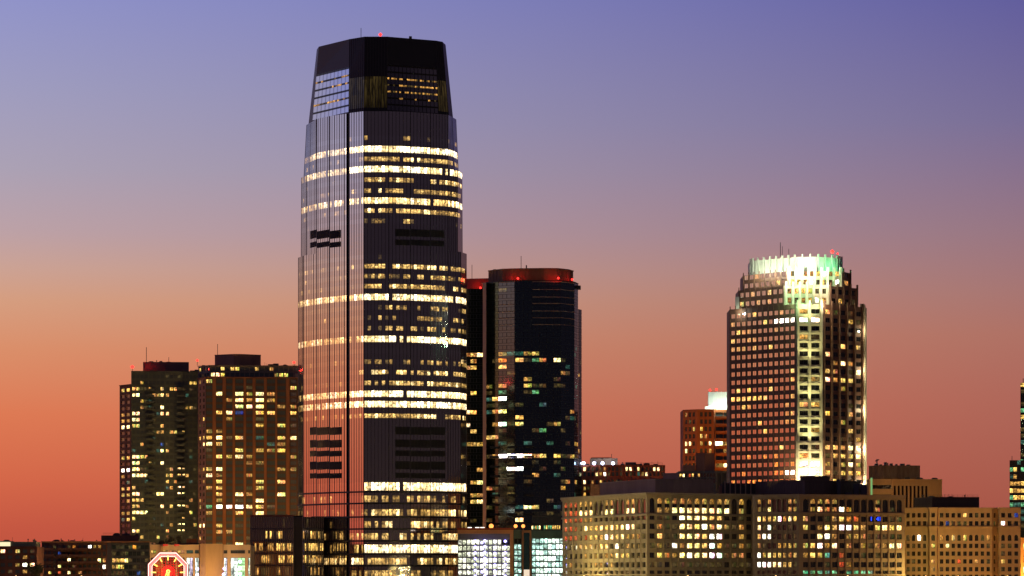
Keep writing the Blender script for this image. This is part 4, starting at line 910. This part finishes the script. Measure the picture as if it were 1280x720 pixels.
def red_brick():
    Y = 1510; t = Tower('brick_block', 'long low red brick building with four bluish white lamps on its roof', 'apartment building', 780, Y)
    RB = mat('red_brick', (.34, .10, .06), .85, .2); q = t.pts([(722, 4), (780, 0), (831.5, 3)]); z1 = t.z(581)
    rows = [(t.z(y + 2.8), t.z(y - 2.8)) for y in (586.5, 592.5, 600.5, 608.5, 616)]
    rows = [(t.z(y + 2.4), t.z(y - 2.6)) for y in (586.3, 592.6, 602.5, 610.5, 618)]
    LL = [(729.5, 586.5, 'w'), (744, 591.5, 'w'), (756, 587, 'm'), (756, 592, 'W'), (779, 586.5, 'W'), (786, 586.5, 'w'), (797.5, 586, 'w'), (797.5, 592.5, 't'), (803, 592.5, 'm'), (810, 592.5, 'w'), (816, 587, 'w'), (823, 587, 'w'), (750, 592, 'm'), (729, 602.5, 'w'), (729, 609, 'm'), (729.5, 616, 'y'), (749, 602, 'y'), (740, 602, 'm')]
    mb = matcher(LL, 2.6, 3.2, pick('.....dd'))
    for k, n in ((0, 11), (1, 10)): l = nrm(q[k], q[k + 1])[2]; t.facade(q[k], q[k + 1], 2, z1, even(l, n, .6, .4), rows, RB, GG, FRAME, mb, .3)
    t.wall.prism(q + [(q[-1][0], Y + 26), (q[0][0], Y + 26)], 2, z1, RB, skip=(0, 1)); t.finish()
    CR = mat('cream_render', (.42, .30, .18), .85)
    t.part('roof_house', lambda b: (b.prism(t.pts([(737.5, 8), (772, 6), (772, 16), (738, 16)]), z1, t.z(572.2), CR), b.prism(t.pts([(739, 9), (764, 8), (764, 14), (739, 14)]), t.z(572.2), t.z(571), RB)))
    t.each('roof_unit', ((782, 13, 577.2), (776, 4, 579), (800, 3, 579), (817, 5, 579.4)), lambda b, p, w, y: b.box(X(p, Y + 6), X(p + w, Y + 6), Y + 6, Y + 10, z1, t.z(y), METAL))
    t.mast(764.6, 567.5, 573, .12, 8)
    for px, py in ((729.5, 578.9), (742.8, 579.1), (753.2, 579.1), (766.2, 579.1)):
        Y_ = Y + 3; c = (X(px, Y_), Y_, Zz(py, Y_)); t.part('roof_lamp', lambda b: (b.ball(c, .75, glow('cool_lamp', (.55, .65, 1), 12)), b.tube((c[0], c[1], z1), (c[0], c[1], c[2]), .08, METAL)))
        light(t.root, (c[0], c[1] - 1, c[2]), (.8, .75, .8), 220, .5)
    t.part('lean_to', lambda b: b.prism(t.pts([(738, -8), (751, -9), (751, 3), (738, 3)]), 2, t.z(606), CR))
red_brick()
def edge_tower():
    Y = 1700; t = Tower('green_glass_block', 'greenish lit glass office block cut off by the right edge of the picture', 'office building', 1275, Y)
    q = t.pts([(1262, 4), (1290, 0), (1330, 6)]); z1 = t.z(575); GE = glass('green_glass', (.4, .55, .45), .25, .7, (.02, .03, .022), .08)
    def lt(j, i, px, py):
        if 583 < py < 600: return rnd.choice('ggym.t')
        if 603 < py < 609 or 612 < py < 622: return rnd.choice('yym')
        if 622 < py < 640: return rnd.choice('Wgyt')
        return rnd.choice('..td.')
    fh = 8.6 / F * Y; t.curtain(q[0], q[1], 2, z1, fh, 2.1, GE, DM, lt, 1); t.curtain(q[1], q[2], 2, z1, fh, 2.1, GE, DM, lt, 1)
    t.wall.prism(q + [(q[-1][0], Y + 40), P(1264, Y + 40)], 2, z1, DM, skip=(0, 1)); t.finish(); t.mast(1265, 570, 576, .15, 5)
    t2 = Tower('dark_highrise', 'sliver of dark high rise with lit windows at the far right edge', 'office tower', 1300, 1760)
    q = t2.pts([(1275.5, 4), (1320, 0)]); t2.curtain(q[0], q[1], 2, t2.z(478), 3.4, 2.6, GE, DM, lambda *a: rnd.choice('...tdgym'), 1)
    t2.wall.prism(q + [(q[-1][0], 1800), P(1277, 1800)], 2, t2.z(478), DM, skip=(0,)); t2.finish(); t2.mast(1279, 473, 479, .2, 5)
    t3 = Tower('orange_facade', 'strip of orange lit facade at the bottom right corner', 'building', 1290, 1320)
    OR = mat('orange_stucco', (.55, .28, .1), .8); q = t3.pts([(1275.8, 0), (1320, 2)]); l = nrm(q[0], q[1])[2]
    t3.facade(q[0], q[1], 2, t3.z(672), even(l, 5, .5, .4), [(t3.z(y + 5), t3.z(y - 4)) for y in (683, 698, 712, 728)], OR, G_OFF, FRAME, lambda *a: rnd.choice('owy'), .4)
    t3.wall.prism(q + [(q[-1][0], 1350), (q[0][0], 1350)], 2, t3.z(672), OR, skip=(0,)); t3.finish()
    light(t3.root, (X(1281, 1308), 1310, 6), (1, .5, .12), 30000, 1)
edge_tower()

# ------------------------------------------------------------------ glass podium between skyscraper and olive block
def podium():
    Y = 1375; t = Tower('glass_pavilion', 'brightly lit glass atrium building with orange frame at the foot of the dark glass tower', 'office building', 640, Y)
    OF = mat('orange_frame', (.62, .27, .10), .6, .1); OD = mat('orange_frame_dim', (.36, .15, .06), .6, .1); TG = glass('teal_glass', (.25, .5, .55), .5, .8, (.01, .05, .06), .05)
    PG = glass('podium_glass', (.4, .45, .45), .15, .6, (.02, .025, .025), .05); z1 = t.z(662.5)
    # left hall: grid of glazing with lit ceilings
    q = t.pts([(572, 4), (638, 0)]); l = nrm(q[0], q[1])[2]; w0 = 585.5
    rows = [(t.z(y + 6.4), t.z(y)) for y in [674.5 + 7.6 * i for i in range(11)]]; rows = [r for r in rows if r[0] > 3]
    def lt(r, c, px, py):
        if py < 680: return rnd.choice('yw.') if px > 610 else rnd.choice('yww')
        return rnd.choice('wwWyw')
    PAL['P'] = (2.2, 2.2, 1.7); PAL['Q'] = (1.1, 1.15, .8); PAL['R'] = (.55, .9, .75); PAL['S'] = (2.6, 3.3, 2.8); PAL['T'] = (1.2, 2.0, 1.7)
    lt2 = lambda r, c, px, py: ('.' if py < 681 and px > 628 else rnd.choice('PPQP'))
    t.facade(q[0], q[1], 2, z1 - 1.5, even(l, 12, .88, .1), rows, mat('podium_mullion', (.12, .12, .11), .5), PG, FRAME, lt2, .2, 1, fr=.1, wrows=1)
    t.wall.prism([q[0], q[1], (q[1][0], Y + 30), (q[0][0], Y + 30)], 2, z1 - 1.5, METAL, skip=(0,))
    # right hall
    q2 = t.pts([(664.5, 2), (715, 4)]); l2 = nrm(q2[0], q2[1])[2]; rows2 = [(t.z(y + 6.2), t.z(y)) for y in [673 + 7.4 * i for i in range(11)]]; rows2 = [r for r in rows2 if r[0] > 3]
    lt3 = lambda r, c, px, py: (rnd.choice('RTTR') if py < 684 and px < 684 else rnd.choice('STSS') if px > 672 else rnd.choice('TRT'))
    t.facade(q2[0], q2[1], 2, t.z(663), even(l2, 10, .9, .1), rows2, mat('teal_mullion', (.06, .13, .12), .5), PG, mat('teal_mullion', (.06, .13, .12)), lt3, .2, 1, fr=.08)
    t.wall.prism([q2[0], q2[1], (q2[1][0], Y + 30), (q2[0][0], Y + 30)], 2, t.z(663), METAL, skip=(0,))
    # middle teal link
    q3 = t.pts([(642.3, 3), (652.2, 3)]); l3 = nrm(q3[0], q3[1])[2]; t.facade(q3[0], q3[1], 2, t.z(662), even(l3, 2, .9, .1), rows2, mat('teal_mullion', (.06, .13, .12)), PG, FRAME, lambda r, c, px, py: '.' if py < 681 else rnd.choice('RTR'), .2, 1)
    t.wall.prism([q3[0], q3[1], (q3[1][0], Y + 20), (q3[0][0], Y + 20)], 2, t.z(662), METAL, skip=(0,))
    t.finish()
    x0, x1 = X(572, Y), X(641.8, Y)
    t.part('frame', lambda b: (b.box(x0, x1, Y - 2.4, Y + 3, t.z(667.2), z1, OF), b.box(X(637.4, Y), x1, Y - 2.2, Y + 3, 2, t.z(667.2) - .003, OF), b.box(x0, x1 + .3, Y - 2.9, Y + 4, z1, z1 + .8, mat('red_coping', (.35, .05, .02)))))
    a0, a1 = X(652.4, Y), X(664.2, Y)
    t.part('frame', lambda b: (b.box(a0, a1, Y - 2, Y + 3, t.z(666), t.z(663), OD), b.box(a0, a0 + .75, Y - 1.95, Y + 3, 2, t.z(666) - .003, OD), b.box(a1 - .75, a1, Y - 1.95, Y + 3, 2, t.z(666) - .003, OD)), 'narrow dim orange frame round a teal glass panel')
    t.part('glass_panel', lambda b: b.box(a0 + .76, a1 - .76, Y - .5, Y + 3, t.z(712), t.z(666) - .01, TG)); t.part('base_panel', lambda b: b.box(a0 + .76, a1 - .76, Y - .8, Y + 3, 2, t.z(712), glow('lit_base', (1, .8, .6), .9)))
    # ceiling lamps behind the glass
    t.each('hanging_lamp', [(cx, 676.5 + j * .6 + i * 7.3) for cx, j in ((594, 0), (602.5, 3), (606, -1), (618.5, 1), (631.5, 0)) for i in range(7)], lambda b, cx, y: b.ball((X(cx, Y - 1), Y - .8, t.z(y)), .62, glow('hall_lamp', (.42, .36, 1), 5), 6))
    # roof terrace pavilion lights
    t.each('terrace_lamp', ((587,), (596.5,), (603,)), lambda b, px: b.box(X(px - 2.6, Y), X(px + 2.6, Y), Y + 2, Y + 3, t.z(661.5), t.z(658.8), glow('terrace_lamp', (1, .85, .7), 2)))
    t.each('terrace_lamp', ((614, 1.0), (644.5, .8), (654, .8)), lambda b, px, r: (b.ball((X(px, Y), Y + 3, t.z(657.5)), r, glow('warm_lamp', (1, .3, .06), 2.5), 8), b.tube((X(px, Y), Y + 3, t.z(657.5)), (X(px, Y), Y + 3, t.z(663)), .15, METAL)))
    pv = t.pts([(664, 8), (676, 8), (679, 8), (701, 8)])
    w = Tower.__new__(Tower); w.Y = Y; w.root = t.root; w.wins = []; w.wall = MB()
    w.facade(pv[0], pv[1], t.z(663), t.z(656), even(nrm(pv[0], pv[1])[2], 5, .85, .1), [(t.z(661.5), t.z(656.6))], METAL, PG, FRAME, lambda *a: rnd.choice('ywg'), .1, 1)
    w.facade(pv[2], pv[3], t.z(663), t.z(655.5), even(nrm(pv[2], pv[3])[2], 8, .85, .1), [(t.z(661.5), t.z(656.2))], METAL, PG, FRAME, lambda *a: rnd.choice('ywgyy'), .1, 1)
    w.wall.build('roof_pavilion', t.root)
    for a, e, k in w.wins: k.build('pavilion_window', t.root)
podium()

# ------------------------------------------------------------------ low buildings bottom left
def left_low():
    Y = 1340; t = Tower('brick_house_block', 'small brick block with a flat green roof at the bottom left corner', 'building', 20, Y)
    BK = mat('dark_brick', (.17, .075, .04), .85, .25); q = t.pts([(-30, 4), (46, 0)]); z1 = t.z(683.5); l = nrm(q[0], q[1])[2]
    LL = [(8, 688.5, 'w'), (20, 688.5, 'y'), (2, 688.5, 'w'), (30, 696, 'm'), (20, 706.5, 'm'), (28, 707, 'W'), (38, 706.5, 'w'), (8, 714.5, 'd'), (28, 714.5, 'm')]
    t.facade(q[0], q[1], 2, z1, even(l, 8, .62, .4), [(t.z(y + 2.4), t.z(y - 2.4)) for y in (689, 696.5, 706, 714.5, 724)], BK, GG, FRAME, matcher(LL, 4.4, 3.4, pick('....d')), .3)
    t.wall.prism(q + [(q[1][0], Y + 20), (q[0][0], Y + 20)], 2, z1, BK, skip=(0,)); t.finish()
    GP = mat('green_panel', (.20, .22, .16), .7); p = t.pts([(-28, 7), (12, 6), (13, 5), (45, 5)])
    t.part('roof_storey', lambda b: (b.prism([p[0], p[1], (p[1][0], Y + 18), (p[0][0], Y + 18)], z1, t.z(676), GP), b.prism([p[2], p[3], (p[3][0], Y + 18), (p[2][0], Y + 18)], z1, t.z(677), GP)))
    t.part('lit_gallery', lambda b: b.box(X(-28, Y + 5), X(13, Y + 5), Y + 4.6, Y + 5.2, t.z(682.5), t.z(677.5), glow('gallery_glow', (1, .85, .5), 1.1)))
    t.part('cornice', lambda b: band(b, q, z1 - .3, z1 + .2, .3, BK))
    # terrace apartments
    Y = 1390; t = Tower('apartment_block', 'wide dark apartment block with balconies and a greenish glazed right end', 'apartment building', 120, Y)
    q = t.pts([(52, 6), (96, 2), (134, 0), (139, 0), (187, 2)]); z1 = t.z(677.5); GRN = mat('green_glazing_frame', (.13, .17, .12), .7); DB = mat('umber_brick', (.16, .085, .055), .85, .25)
    LL = [(112, 684, 'W'), (121, 683.5, 'm'), (88, 683, 'd'), (94, 687, 'o'), (72, 693.5, 'b'), (84, 701, 'w'), (72, 709, 'w'), (84, 717, 'w'), (64, 717, 'y'), (72, 718, 'r'), (126, 700, 'w'), (132, 700, 'y'), (143, 700, 'y'), (150, 700, 'y'), (159, 700, 'w'), (132, 708, 'W'), (135, 708, 'w'), (143, 708, 'm'), (150, 708, 'y'), (170, 683.5, 'o'), (101, 716, 'm'), (172, 715, 'b')]
    rows = [(t.z(y + 2.7), t.z(y - 2.7)) for y in (684, 692, 700.5, 708.5, 716.5, 725)]
    for k, n, wm in ((0, 7, DB), (1, 6, DB), (3, 9, GRN)):
        l = nrm(q[k], q[k + 1])[2]; t.facade(q[k], q[k + 1], 2, z1, even(l, n, .66 if k < 3 else .9, .3), rows, wm, GG if k < 3 else glass('sea_glass', (.4, .6, .5), .25, .6, (.04, .09, .06), .1), FRAME, matcher(LL, 3.1, 3.8, pick('......d') if k < 3 else pick('....dd')), .35)
    t.wall.wall(q[2], q[3], 2, z1, METAL); t.wall.prism(q + [(q[-1][0], Y + 24), (q[0][0], Y + 24)], 2, z1, DB, skip=(0, 1, 2, 3)); t.finish()
    t.each('balcony', [(px, y) for px in (61, 79, 93, 105, 118) for y in (684, 692, 700.5, 708.5, 716.5)], lambda b, px, y: b.box(X(px, Y) - 2.2, X(px, Y) + 2.2, Y - 1.2, Y + 3, t.z(y + 3.6), t.z(y + 3.6) + .9, DB))
    t.part('roof_edge', lambda b: (band(b, q, z1 - .2, z1 + .35, .5, mat('orange_stucco', (.4, .2, .1)))))
    t.part('penthouse', lambda b: (b.prism(t.pts([(126.5, 8), (173, 8), (173, 18), (126.5, 18)]), z1, t.z(669), DB), b.prism(t.pts([(92, 8), (101, 8), (101, 14), (92, 14)]), z1, t.z(676), DB)))
    t.part('railing', lambda b: [b.tube((X(129 + i * 2.4, Y + 9), Y + 9, t.z(669)), (X(129 + i * 2.4, Y + 9), Y + 9, t.z(665.8)), .05, METAL, 4) for i in range(9)] + [b.tube((X(128.5, Y + 9), Y + 9, t.z(665.9)), (X(149, Y + 9), Y + 9, t.z(665.9)), .06, METAL, 4)])
left_low()
def clock_hall():
    Y = 1350; t = Tower('stone_hall', 'peach stone building with a tall plain pier behind the neon clock', 'building', 250, Y)
    PS = mat('peach_stone', (.56, .36, .20), .8, .12); q = t.pts([(186, 3), (187.5, 2), (249, 2)]); r = t.pts([(279, 2), (313, 3)]); z1 = t.z(681.5)
    G = glass('hall_glass', (.4, .45, .5), .15, .6, (.02, .025, .03), .06)
    PAL['c'] = (1.5, 1.7, 1.5)
    l = nrm(q[1], q[2])[2]; rw = [(t.z(691.8), t.z(687.6)), (t.z(723), t.z(697))]
    u = lambda px, A: (X(px, Y + 2) - A[0])
    t.facade(q[1], q[2], 2, z1, [(u(a, q[1]), u(b, q[1])) for a, b in ((188.5, 195), (203, 219), (221.5, 230.7), (233, 241.2), (243.6, 249.6 - 1))], rw, PS, G, METAL, lambda r_, c, px, py: ('y' if c < 3 else 't') if r_ == 0 else ('c' if c > 2 else 'd'), .5, 2, wrows=5, fr=.14)
    l = nrm(r[0], r[1])[2]; t.facade(r[0], r[1], 2, z1, [(.3, 1.7), (u(288.3, r[0]), u(306.3, r[0])), (u(310, r[0]), l - .1)], rw, PS, G, METAL, lambda r_, c, px, py: '.' if r_ == 0 else 'c', .5, 2, wrows=6, fr=.14)
    t.wall.prism([q[1], q[2], (q[2][0], Y + 24), (q[1][0], Y + 24)], 2, z1, PS, skip=(0,)); t.wall.prism([r[0], r[1], (r[1][0], Y + 24), (r[0][0], Y + 24)], 2, z1, PS, skip=(0,)); t.finish()
    p = t.pts([(249.8, 0), (257, -3), (278.5, 1), (278.5, 20), (249.8, 20)])
    t.part('pier', lambda b: b.prism(p, 2, t.z(679.8), mat('pier_stone', (.50, .28, .12), .8, .15)))
    t.part('cornice', lambda b: band(b, [q[1], q[2]], z1 - .25, z1 + .25, .3, PS)); t.part('cornice', lambda b: band(b, r, z1 - .25, z1 + .25, .3, PS))
    t.part('pilaster', lambda b: (b.prism(t.pts([(200.5, 1), (204, 1), (204, 3), (200.5, 3)]), 2, z1 - .3, mat('pier_stone', (.5, .28, .12)))))
    t.part('roof_tank', lambda b: b.prism(t.pts([(233, 10), (246, 10), (246, 18), (233, 18)]), z1, t.z(673.2), mat('tank_orange', (.6, .2, .04), .6)))
    t.part('roof_room', lambda b: b.prism(t.pts([(222, 9), (250, 9), (250, 22), (222, 22)]), z1, t.z(678.5), ROOF))
    RA = glow('flag_red_glow', (1, .05, .02), .55)  # flag cloth glows by itself instead of being lit
    def fl(b, px):
            b.poly([(X(px - 3.5, Y), Y + 1, t.z(683)), (X(px + 3, Y), Y + 1.3, t.z(682.4)), (X(px + 3.4, Y), Y + 1, t.z(680.3)), (X(px - 2.8, Y), Y + 1.2, t.z(680))], RA); b.tube((X(px - 3.2, Y), Y + 1, z1 - .5), (X(px - 3.2, Y), Y + 1, t.z(679.5)), .07, METAL)
    t.each('red_flag', ((206.5,), (220.5,)), fl)
    for px, py in ((246.6, 711.2), (246.6, 718.5), (280.5, 710.8), (279.5, 718), (300.2, 702), (300, 710), (300.3, 717.5)):
        t.part('globe_lamp', lambda b: b.ball((X(px, Y - 4), Y - 4, Zz(py, Y - 4)), .62, glow('violet_lamp', (.55, .5, 1), 7)))
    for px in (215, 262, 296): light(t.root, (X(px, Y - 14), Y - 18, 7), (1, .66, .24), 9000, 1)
clock_hall()
def clock():
    Y = 1262; cx = X(210, Y); cz = Zz(715.5, Y); k = Y / F; ap = 24.2 * k; R = ap / math.cos(math.pi / 8)
    root = thing('neon_clock', 'giant octagonal clock with white and red neon rings and yellow hour marks', 'clock', (cx, Y, 2.15))
    WN, RN, YN = glow('neon_pink', (1, .42, .36), 3.2), glow('neon_red', (1, .02, .015), 1.6), glow('neon_yellow', (1, .62, .10), 3.2)
    def ring(b, r, m, rad, dy=0):
        v = [(cx + r * math.cos(math.pi / 8 + i * math.pi / 4), Y + dy, cz + r * math.sin(math.pi / 8 + i * math.pi / 4)) for i in range(8)]
        for i in range(8): b.tube(v[i], v[(i + 1) % 8], rad, m)
    child('rim', root, lambda b: [ring(b, R + .25, METAL, .3, .4), ring(b, R - 1.5, METAL, .2, .4)])
    child('neon_ring', root, lambda b: ring(b, R, WN, .22)); child('neon_ring', root, lambda b: ring(b, R - .75, glow('neon_rose', (1, .22, .2), 3), .14)); child('neon_ring', root, lambda b: ring(b, R - 1.35, WN, .16))
    RP = mat('red_glow_steel', (.5, .05, .03), .5, .2)  # lattice coloured red to carry the neon glow on dark bars
    def face(b):
        n = 15
        for i in range(n):
            u = -ap + 2 * ap * (i + .5) / n; h = min(ap, R * 1.0 - max(0, abs(u) - ap * .414) * 1.0 - (R - ap)); h = ap if abs(u) < ap * .414 else ap - (abs(u) - ap * .414)
            b.tube((cx + u, Y + .8, cz - h), (cx + u, Y + .8, cz + h), .16, RP, 4); b.tube((cx - h, Y + .85, cz + u), (cx + h, Y + .85, cz + u), .16, RP, 4)
    child('lattice', root, face)
    def glowf(b):
        for i in range(24):
            a = i * math.pi / 12; b.tube((cx + .9 * math.cos(a), Y + .5, cz + .9 * math.sin(a)), (cx + 2.6 * math.cos(a), Y + .5, cz + 2.6 * math.sin(a)), .10, RN, 4)
        for rr in (1.0, 1.8, 2.7):
            ring(b, rr, RN, .08, .5)
    child('red_tubes', root, glowf)
    for i in range(12):
        a = i * math.pi / 6; r0, r1 = R * .58, R * .80
        child('hour_mark', root, lambda b: b.tube((cx + r0 * math.sin(a), Y - .1, cz + r0 * math.cos(a)), (cx + r1 * math.sin(a), Y - .1, cz + r1 * math.cos(a)), .22, YN))
    def hand(a, ln, w):
        def fn(b):
            d = Vector((math.sin(a), 0, math.cos(a))); e = Vector((d.z, 0, -d.x)); c = Vector((cx, Y - .3, cz))
            b.tube(c + e * w, c + e * w * .6 + d * ln * .7, .12, YN); b.tube(c - e * w, c - e * w * .6 + d * ln * .7, .12, YN); b.tube(c + e * w * .6 + d * ln * .7, c + d * ln, .12, YN); b.tube(c - e * w * .6 + d * ln * .7, c + d * ln, .12, YN)
            pr = None
            for i in range(9):
                t_ = i * math.pi / 4; p = c - d * .45 + (e * math.cos(t_) + d * math.sin(t_)) * .55
                if pr: b.tube(pr, p, .12, YN)
                pr = p
        child('clock_hand', root, fn)
    hand(math.radians(178), 4.6, .4); hand(math.radians(205), 6.0, .4)
    def legs(b):
        for s in (-1, 1): b.box(cx + s * ap * .55 - .25, cx + s * ap * .55 + .25, Y + .9, Y + 1.4, 2.15, cz, METAL)
        b.box(cx - ap * .8, cx + ap * .8, Y + .6, Y + 1.7, 2.15, 2.9, mat('paving', (.3, .28, .25)))
    child('support', root, legs); light(root, (cx, Y - 1.6, cz), (1, .04, .03), 2200, .8)
clock()

# ------------------------------------------------------------------ trees among the low buildings
LEAF = mat('dark_foliage', (.05, .06, .025), .9, .4, .8, streak=False); BARK = mat('bark', (.08, .055, .04), .9)
def tree(label, px, ytop, Y, r, seed):
    R_ = random.Random(seed); x = X(px, Y); zt = Zz(ytop, Y); root = thing('tree', label, 'tree', (x, Y, 2), 'small dark trees between the low buildings')
    def tk(b):
        b.tube((x, Y, 2), (x, Y, zt - r), .25, BARK)
        for i in range(6):
            a = R_.uniform(0, 6.3); b.tube((x, Y, zt - r * 1.8), (x + math.cos(a) * r * .7, Y + math.sin(a) * r * .7, zt - r * R_.uniform(.3, 1.1)), .1, BARK, 5)
    child('trunk', root, tk)
    def cr(b):
        cl = [(x + R_.uniform(-.7, .7) * r, Y + R_.uniform(-.7, .7) * r, zt - r * .9 + R_.uniform(-.9, .55) * r, r * R_.uniform(.25, .5)) for _ in range(14)]
        for _ in range(1500):
            c = cl[R_.randrange(14)]; v = Vector([R_.gauss(0, 1) for _ in range(3)]).normalized() * c[3] * R_.uniform(.4, 1.1); p = Vector(c[:3]) + v; s = R_.uniform(.15, .4)
            u = Vector([R_.gauss(0, 1) for _ in range(3)]).normalized(); w = u.orthogonal().normalized(); b.poly([p - u * s, p - w * s * .6, p + u * s, p + w * s * .6], LEAF)
    child('crown', root, cr)
tree('small dark tree in front of the left apartment tower above the neon clock', 219, 668, 1450, 4.2, 1)
tree('small dark tree on the roof garden left of the other, beside the glazed block', 200, 673, 1440, 3.2, 2)
tree('dark bushy tree between the brick corner block and the dark apartment block', 43, 703, 1330, 3.6, 3)

# ------------------------------------------------------------------ unseen street lamps, added out of view to light each facade
def lamp(px_or_x, Y, c, e, label, h=8.0):
    x = px_or_x; root = thing('added_street_lamp', label, 'street lamp', (x, Y, 2.15), 'street lamps along the waterfront street')
    child('pole', root, lambda b: b.tube((x, Y, 2.0), (x, Y, 2.0 + h), .12, METAL)); child('lamp_head', root, lambda b: b.ball((x, Y, 2.3 + h), .35, glow('added_lamp_glow', (1, .6, .2), 10)))
    light(root, (x, Y, 1.8 + h), c, e, .5)
lampdefs = [
    (X(690, 1290), 1290, (1, .76, .28), 44000, 'street lamp left of the olive block'), (X(730, 1225), 1225, (1, .76, .28), 40000, 'street lamp before the left face of the olive block'),
    (X(860, 1205), 1206, (1, .66, .28), 5500, 'street lamp before the right face of the olive block'), (X(970, 1205), 1206, (1, .70, .28), 7500, 'street lamp before the corner of the brown block'),
    (X(1060, 1205), 1206, (1, .62, .28), 3000, 'street lamp before the right face of the brown block'), (X(1158, 1256), 1258, (1, .72, .20), 27000, 'street lamp before the left end of the tan building'),
    (X(250, 1450), 1455, (1, .48, .16), 115000, 'street lamp before the brick apartment tower'), (X(345, 1450), 1475, (1, .45, .12), 90000, 'street lamp behind the low glass annex'),
    (X(150, 1450), 1470, (1, .50, .16), 70000, 'street lamp before the grey green apartment tower'), (X(873, 1560), 1560, (1, .36, .06), 210000, 'street lamp before the orange brick tower'),
    (X(1135, 1385), 1385, (1, .50, .12), 52000, 'street lamp before the modern ochre building'), (X(785, 1465), 1470, (1, .42, .16), 45000, 'street lamp before the long red brick building'),
    (X(100, 1340), 1345, (1, .5, .2), 14000, 'street lamp before the dark terrace apartments'), (X(20, 1300), 1300, (1, .5, .2), 9000, 'street lamp before the brick corner block'),
    (X(1200, 1240), 1245, (1, .44, .11), 19000, 'street lamp before the middle of the tan building'), (X(1262, 1240), 1245, (1, .38, .09), 38000, 'street lamp before the right end of the tan building')]
for a in lampdefs: lamp(*a)

# ------------------------------------------------------------------ rooftop clutter: fans, ducts, rails
def clutter(t, px0, px1, d0, ybase, n, seed, hmax=1.8, rail=False):
    R_ = random.Random(seed); Y = t.Y + d0; zb = t.z(ybase) - .05
    for i in range(n):
        px = R_.uniform(px0, px1); x = X(px, Y); w = R_.uniform(.4, 1.6); h = R_.uniform(.4, 1) * hmax; dd = R_.uniform(0, 2); k = R_.random()
        if k < .5:
            t.part('roof_unit', lambda b: (b.box(x - w, x + w, Y + dd, Y + dd + 2, zb, zb + h, METAL), b.box(x - w * .7, x + w * .7, Y + dd + .3, Y + dd + 1.7, zb + h, zb + h + .2, FRAME)))
        elif k < .8:
            t.part('vent_pipe', lambda b: (b.tube((x, Y + dd, zb), (x, Y + dd, zb + h * 1.2), .16, METAL), b.tube((x, Y + dd, zb + h * 1.2), (x, Y + dd, zb + h * 1.2 + .3), .32, METAL)))
        else: t.part('antenna', lambda b: b.tube((x, Y + dd, zb), (x, Y + dd, zb + h * 2.2), .07, METAL, 4))
    if rail:
        def fn(b):
            x0, x1 = X(px0, Y), X(px1, Y); m = int((x1 - x0) / 2)
            for i in range(m + 1): b.tube((x0 + (x1 - x0) * i / m, Y - 1, zb), (x0 + (x1 - x0) * i / m, Y - 1, zb + 1.2), .05, METAL, 4)
            for q in (.65, 1.2): b.tube((x0, Y - 1, zb + q), (x1, Y - 1, zb + q), .05, METAL, 4)
        t.part('railing', fn)
for nm, args in (('olive cream', (752, 888, 46, 596.6, 12, 11, 1.1, True)), ('brown stone office', (946, 1040, 40, 599, 9, 12, 1.0, True)), ('ornate tan', (1146, 1222, 26, 620.4, 8, 13, .9, True)),
                 ('left grey green', (183, 232, 14, 451, 6, 14, .9)), ('right brick', (330, 370, 12, 457, 7, 15, 1.4)), ('dark glass apartment tower with red', (616, 708, 14, 334.6, 7, 16, .7)),
                 ('long low red', (724, 828, 8, 581, 12, 17, 1.0, True)), ('wide dark apartment', (56, 124, 9, 677.6, 10, 18, 1.1)), ('wide dark apartment', (129, 171, 11, 669, 5, 19, 1.0)),
                 ('modern ochre', (1104, 1176, 6, 599.4, 7, 20, 1.0)), ('peach stone', (190, 246, 8, 681.5, 6, 21, .9)), ('small brick block', (2, 44, 9, 676.5, 6, 22, .9)), ('low dark glass office wing', (315, 362, 10, 646, 7, 23, 1.0)),
                 ('brightly lit glass atrium', (588, 636, 6, 662, 6, 24, 1.2))):
    for o in list(scene.objects):
        if o.get('label', '').startswith(nm) and o.type == 'EMPTY' and o.parent is None:
            q = Tower.__new__(Tower); q.root = o; q.Y = o['_org'][1]; clutter(q, *args)
